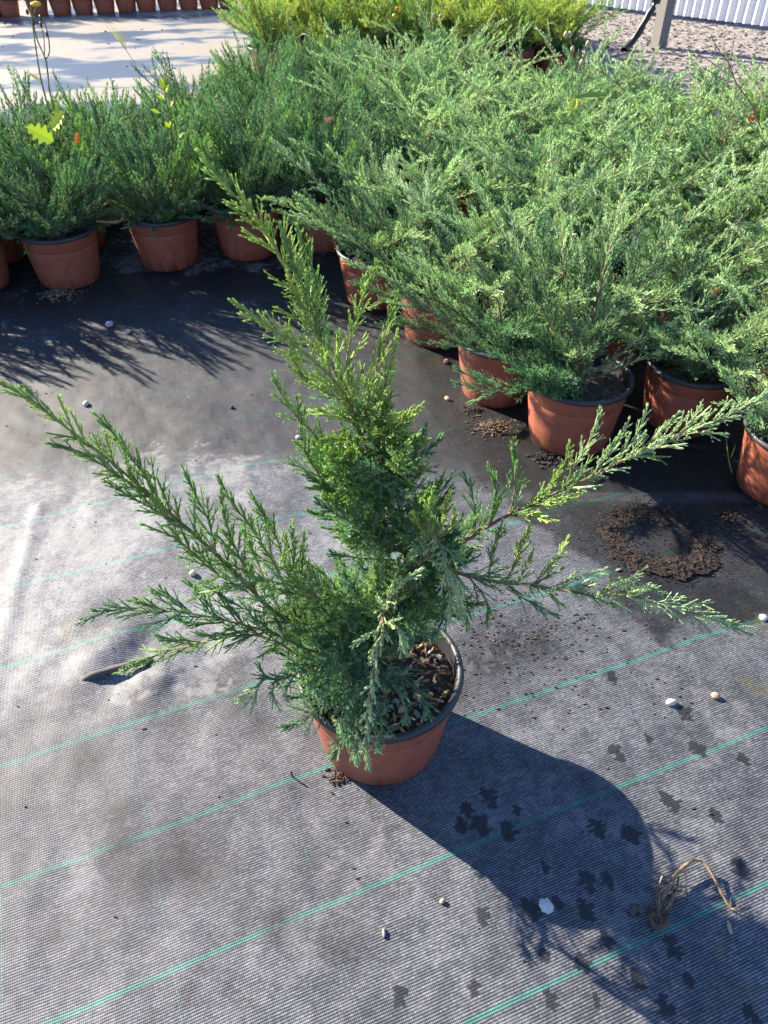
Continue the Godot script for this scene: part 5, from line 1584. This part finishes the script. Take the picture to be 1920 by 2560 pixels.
func litter() -> void:
	rng.seed = 800
	var lime := Color(.52, .49, .43)
	stone(Vector3(.232, 0, -.462), Vector3(0.0094, 0.0065, 0.0115), Color(.50, .50, .48), "largest pale grey stone, lying in the shade of the front plant", 3)
	stone(Vector3(.51, 0, -.81), Vector3(0.0094, 0.0058, 0.0065), Color(.60, .54, .42), "cream angular stone between two teal lines right of the front pot", 5)
	stone(Vector3(.592, 0, -.822), Vector3(0.0072, 0.0058, 0.0065), Color(.42, .29, .18), "rough brownish crumb of bark just right of the cream stone", 7, "bark_lump", "bark")
	stone(Vector3(.75, 0, -1.01), Vector3(0.0079, 0.0058, 0.0072), Color(.62, .58, .47), "cream rounded stone at the right edge on damp fabric", 9)
	stone(Vector3(-.40, 0, -1.13), Vector3(0.0072, 0.0065, 0.0065), Color(.62, .50, .37), "tan round stone on pale fabric under the left branch", 11)
	stone(Vector3(-.81, 0, -1.77), Vector3(0.0094, 0.0065, 0.0072), Color(.50, .48, .45), "pale stone near the tip of the long left branch", 13)
	stone(Vector3(-.87, 0, -2.23), Vector3(0.0130, 0.0094, 0.0108), Color(.33, .33, .34), "grey stone in the shadow before the left front pots", 15)
	stone(Vector3(-.80, 0, -2.18), Vector3(0.0094, 0.0065, 0.0079), Color(.40, .39, .36), "small flat pale stone right of the grey stone in shadow", 17)
	stone(Vector3(-.221, 0, -1.619), Vector3(0.0065, 0.0050, 0.0058), Color(.62, .58, .5), "small white stone beside the needles of the tall leader", 19)
	stone(Vector3(.174, 0, -1.802), Vector3(0.0094, 0.0058, 0.0065), Color(.42, .27, .18), "brown stone on the mossy patch near the soil clump", 21)
	stone(Vector3(.183, 0, -2.003), Vector3(0.0086, 0.0058, 0.0072), Color(.44, .24, .16), "reddish stone on moss before the third right front pot", 23)
	stone(Vector3(-.412, 0, -1.76), Vector3(0.0058, 0.0043, 0.0043), Color(.05, .045, .04), "small black crumb on bare fabric left of the leader", 25, "soil_crumb", "soil")
	stone(Vector3(.084, 0, -.469), Vector3(0.0043, 0.0036, 0.0036), Color(.40, .25, .17), "tiny reddish bark bit below the front pot", 27, "bark_bit", "bark")
	stone(Vector3(0, 0, -.427), Vector3(0.0029, 0.0029, 0.0065), Color(.22, .19, .17), "small dark curled chip at the bottom middle of the photo", 29, "bark_bit", "bark")
	stone(Vector3(.492, 0, -1.139), Vector3(0.0029, 0.0029, 0.0072), Color(.42, .33, .20), "slim tan splinter on damp fabric below the soil ring", 33, "wood_chip", "wood")
	stone(Vector3(.487, 0, -.434), Vector3(0.0094, 0.0029, 0.0029), Color(.40, .27, .18), "short straight reddish piece of cane beside the root tuft", 35, "cane_piece", "wood")
	stone(Vector3(.358, 0, -.458), Vector3(0.0086, 0.0036, 0.0050), Color(.10, .06, .04), "brown crumpled dead scrap left of the root tuft", 37, "dead_scrap", "leaf")
	stone(Vector3(.313, 0, -.449), Vector3(0.0043, 0.0029, 0.0036), Color(.15, .10, .08), "smallest brown scrap between the pale stone and the root tuft", 39, "dead_scrap", "leaf")
	# half buried stick at the left
	var sm := MB.new()
	twig(sm, [Vector3(-.55, .000, -.856), Vector3(-.535, .009, -.862), Vector3(-.49, .013, -.877), Vector3(-.45, .010, -.892), Vector3(-.425, .002, -.902)], .0066, .0060, Color(.085, .078, .070), 8)
	tag(put("stick", sm.smooth_mesh(), M.wood), "short dark weathered stick poking through the wrinkled fabric at the left", "stick")
	# loose nail standing in a teal line
	var nm := MB.new()
	twig(nm, [Vector3(-.150, -.005, -.667), Vector3(-.151, .018, -.666)], .0014, .0014, Color(.03, .03, .03))
	tag(put("fixing_pin", nm.mesh(), M.wood), "thin dark pin standing up in the teal line left of the front pot", "pin")
	# root tuft
	var rt := thing("root_tuft", Vector3(.40, 0, -.455))
	tag(rt, "withered brown weed with tangled roots and a bent bare stem", "dead weed")
	var m := MB.new()
	var base := rt.position
	var main := [Vector3(.400, .010, -.470), Vector3(.409, .016, -.480), Vector3(.430, .018, -.504), Vector3(.458, .022, -.520), Vector3(.473, .020, -.516), Vector3(.482, .014, -.499), Vector3(.488, .010, -.476), Vector3(.497, .003, -.459)]
	var pts := []
	for q in main: pts.append(q - base)
	twig(m, pts, .0034, .0019, Color(.26, .17, .09))
	put("stem", m.mesh(), M.wood, rt)
	for k in 16:
		var f := MB.new()
		var a := Vector3(.428 + rf(-.02, .01), rf(.006, .026), -.498 + rf(-.005, .02))
		var b := Vector3(.402 + rf(-.012, .014), rf(.004, .018), -.470 + rf(-.012, .012))
		var c := Vector3(.392 + rf(-.012, .012), rf(.001, .012), -.447 + rf(-.016, .014))
		twig(f, [a - base, b - base, c - base, c - base + Vector3(rf(-.012, .012), -.001, rf(-.012, .012))], rf(.0008, .0016), .0004, Color(.24, .165, .10) * rf(.5, 1.3), 4)
		put("root", f.mesh(), M.wood, rt)
	for k in 8:
		var f := MB.new()
		var a := Vector3(.497, .004, -.459)
		var e := a + Vector3(rf(-.006, .05), rf(.0, .008), rf(-.025, .03))
		twig(f, [a - base, (a + e) * .5 + Vector3(rf(-.006, .006), .005, rf(-.008, .008)) - base, e - base], .0007, .0003, Color(.26, .18, .11) * rf(.6, 1.2), 3)
		put("root", f.mesh(), M.wood, rt)
	for k in 7:
		var fm := MB.new()
		for w in 3: leaf_blade(fm, Vector3(rf(-.004, .004), rf(-.003, .003), rf(-.004, .004)), Vector3(rf(-1, 1), rf(-.5, .8), rf(-1, 1)).normalized(), Vector3(rf(-.5, .5), 1, rf(-.5, .5)).normalized(), rf(.009, .017), rf(.003, .006), .5, Color(.11, .07, .045) * rf(.5, 1.5), true)
		var e := put("withered_leaf", fm.mesh(), M.soil, rt)
		e.position = Vector3(.391 + rf(-.010, .010), rf(.003, .011), -.447 + rf(-.016, .014)) - base
	# loop of fine root
	var lm := MB.new()
	twig(lm, [Vector3(.436, .03, -.503) - base, Vector3(.440, .012, -.488) - base, Vector3(.434, .004, -.478) - base, Vector3(.422, .003, -.472) - base], .0009, .0006, Color(.32, .22, .13), 4)
	put("root", lm.mesh(), M.wood, rt)
	# grass blades in the gap at the right
	var gb := stem_thing("grass_sprout", "thin bright green grass blade standing in the dark gap between two right pots", "grass", [Vector3(.845, .0, -1.47), Vector3(.835, .035, -1.50), Vector3(.825, .085, -1.53)], .0018, .0008, Color(.28, .42, .08))
	add_leaf(gb, Vector3(.838, .03, -1.49), Vector3(.842, .07, -1.50), .002, .1, Color(.28, .42, .08))
	# ring of wet soil where a pot stood
	var ring := thing("soil_ring", Vector3(.60, 0, -1.235))
	tag(ring, "dark ring of loose soil left on the fabric where a pot stood", "soil")
	var sr := MB.new()
	var nn := noise(20.0, 71, 4)
	var segs := 170
	var rings := 20
	var pt := func(k: int, s: int) -> Vector3:
		var a := TAU * (s % segs) / segs
		var f := float(k) / rings
		var x := cos(a)
		var z := sin(a)
		var thick := clampf(.6 + nn.get_noise_2d(x * .10 + 3, z * .10) * 1.2 + .35 * x + .25 * z, .08, 1.2)
		var r := lerpf(.062 - nn.get_noise_2d(x * .06, z * .06) * .02, .100 + .022 * thick + nn.get_noise_2d(x * .09, z * .09 + 5) * .012, f)
		var h := sin(PI * f) * (.002 + .004 * thick) * clampf(.5 + nn.get_noise_2d(x * r * 3.0, z * r * 3.0) * 1.3 + nn.get_noise_2d(x * r * 14.0, z * r * 14.0) * .8, .0, 1.6)
		return Vector3(x * r * 1.08, .0012 + h, z * r)
	for s in segs:
		for k in rings:
			var c := Color(.017, .011, .008) * rf(.5, 1.6)
			sr.tri(pt.call(k, s), pt.call(k + 1, s), pt.call(k + 1, s + 1), c, c, c)
			sr.tri(pt.call(k, s), pt.call(k + 1, s + 1), pt.call(k, s + 1), c, c, c)
	var ro := put("soil_bank", sr.smooth_mesh(), M.soil, ring)
	ro.position.y = .002
	var spots := []
	for k in 2200:
		var a := rf(0, TAU)
		var r := .095 + rng.randfn(0, .019)
		spots.append(Vector3(cos(a) * r * 1.08, .005 + rf(0, .005), sin(a) * r))
	for k in 90: spots.append(Vector3(rf(-.07, .07), .003, rf(-.07, .07)))
	crumbs("soil_crumb", "", spots, Vector2(.0006, .0022), [Color(.016, .010, .007), Color(.022, .013, .009), Color(.035, .021, .013), Color(.075, .045, .026)], ring)
	# clumps of soil at the feet of pots
	for q in [[Vector3(.285, 0, -1.665), .040, Color(.15, .095, .06), 900, "crumbled brown clump of root soil before a right front pot"], [Vector3(.405, 0, -1.535), .034, Color(.045, .030, .02), 200, "dark soil spilled at the left foot of the fully lit pot"], [Vector3(-1.10, 0, -2.455), .055, Color(.20, .15, .09), 700, "heap of pale bark bits at the foot of a left front pot"], [Vector3(.245, 0, -1.745), .030, Color(.05, .034, .022), 120, "dark soil bits under the pot behind the brown clump"], [Vector3(-.075, 0, -.668), .022, Color(.07, .036, .022), 130, "dark soil stuck at the left foot of the front pot"], [Vector3(.78, 0, -1.30), .05, Color(.05, .034, .022), 150, "dark soil bits beside the pot at the right edge"]]:
		var sp := []
		for k in q[3]:
			var a := rf(0, TAU)
			var r: float = absf(rng.randfn(0, q[1] * .55))
			sp.append(Vector3(cos(a) * r * 1.3, maxf(.001, q[1] * .30 * (1.0 - r / q[1])) * rf(.2, 1.0) + .001, sin(a) * r))
		var o := crumbs("soil_clump", q[4], sp, Vector2(.0009, .0036 if q[1] > .03 else .0028), [q[2] * .8, q[2] * .35, q[2] * 1.2], self)
		o.position = q[0]
		o.set_meta("category", "soil")
	# scattered bits over the fabric
	var bits := []
	for k in 420:
		var x := rf(.08, .55)
		var z := rf(-1.12, -.78)
		if rng.randf() < .5:
			x = .24 + rng.randfn(0, .07)
			z = -.965 + rng.randfn(0, .045)
		if Vector2(x + .006, z + .748).length() < .14: continue
		bits.append(Vector3(x, height(x, z) + .001, z))
	for k in 260:
		var x := rf(-1.0, .7)
		var z := rf(-2.3, -.35)
		if Vector2(x + .006, z + .748).length() < .13: continue
		bits.append(Vector3(x, height(x, z) + .001, z))
	for k in 130:
		var x := rf(.3, .95)
		var z := rf(-1.35, -.95)
		bits.append(Vector3(x, height(x, z) + .001, z))
	crumbs("soil_specks", "fine dark soil specks scattered over the fabric round the front pot", bits, Vector2(.0007, .0026), [Color(.03, .022, .016), Color(.06, .04, .027), Color(.12, .075, .045)]).set_meta("category", "soil")
	var pl := []
	for k in 60:
		var z := rf(-8.0, -4.6)
		pl.append(Vector3(rf(-4.5, -.9), .008, z))
	crumbs("path_crumbs", "dark crumbs scattered over the pale path", pl, Vector2(.004, .012), [Color(.10, .10, .11), Color(.2, .2, .2)]).set_meta("category", "crumbs")
	var gr := []
	for k in 7000: gr.append(Vector3(rf(.9, 4.2), -.008, rf(-9.3, -4.6)))
	crumbs("gravel", "loose gravel stones covering the ground before the white fence", gr, Vector2(.004, .011), [Color(.25, .215, .19), Color(.21, .185, .165), Color(.30, .27, .245)]).set_meta("category", "gravel")
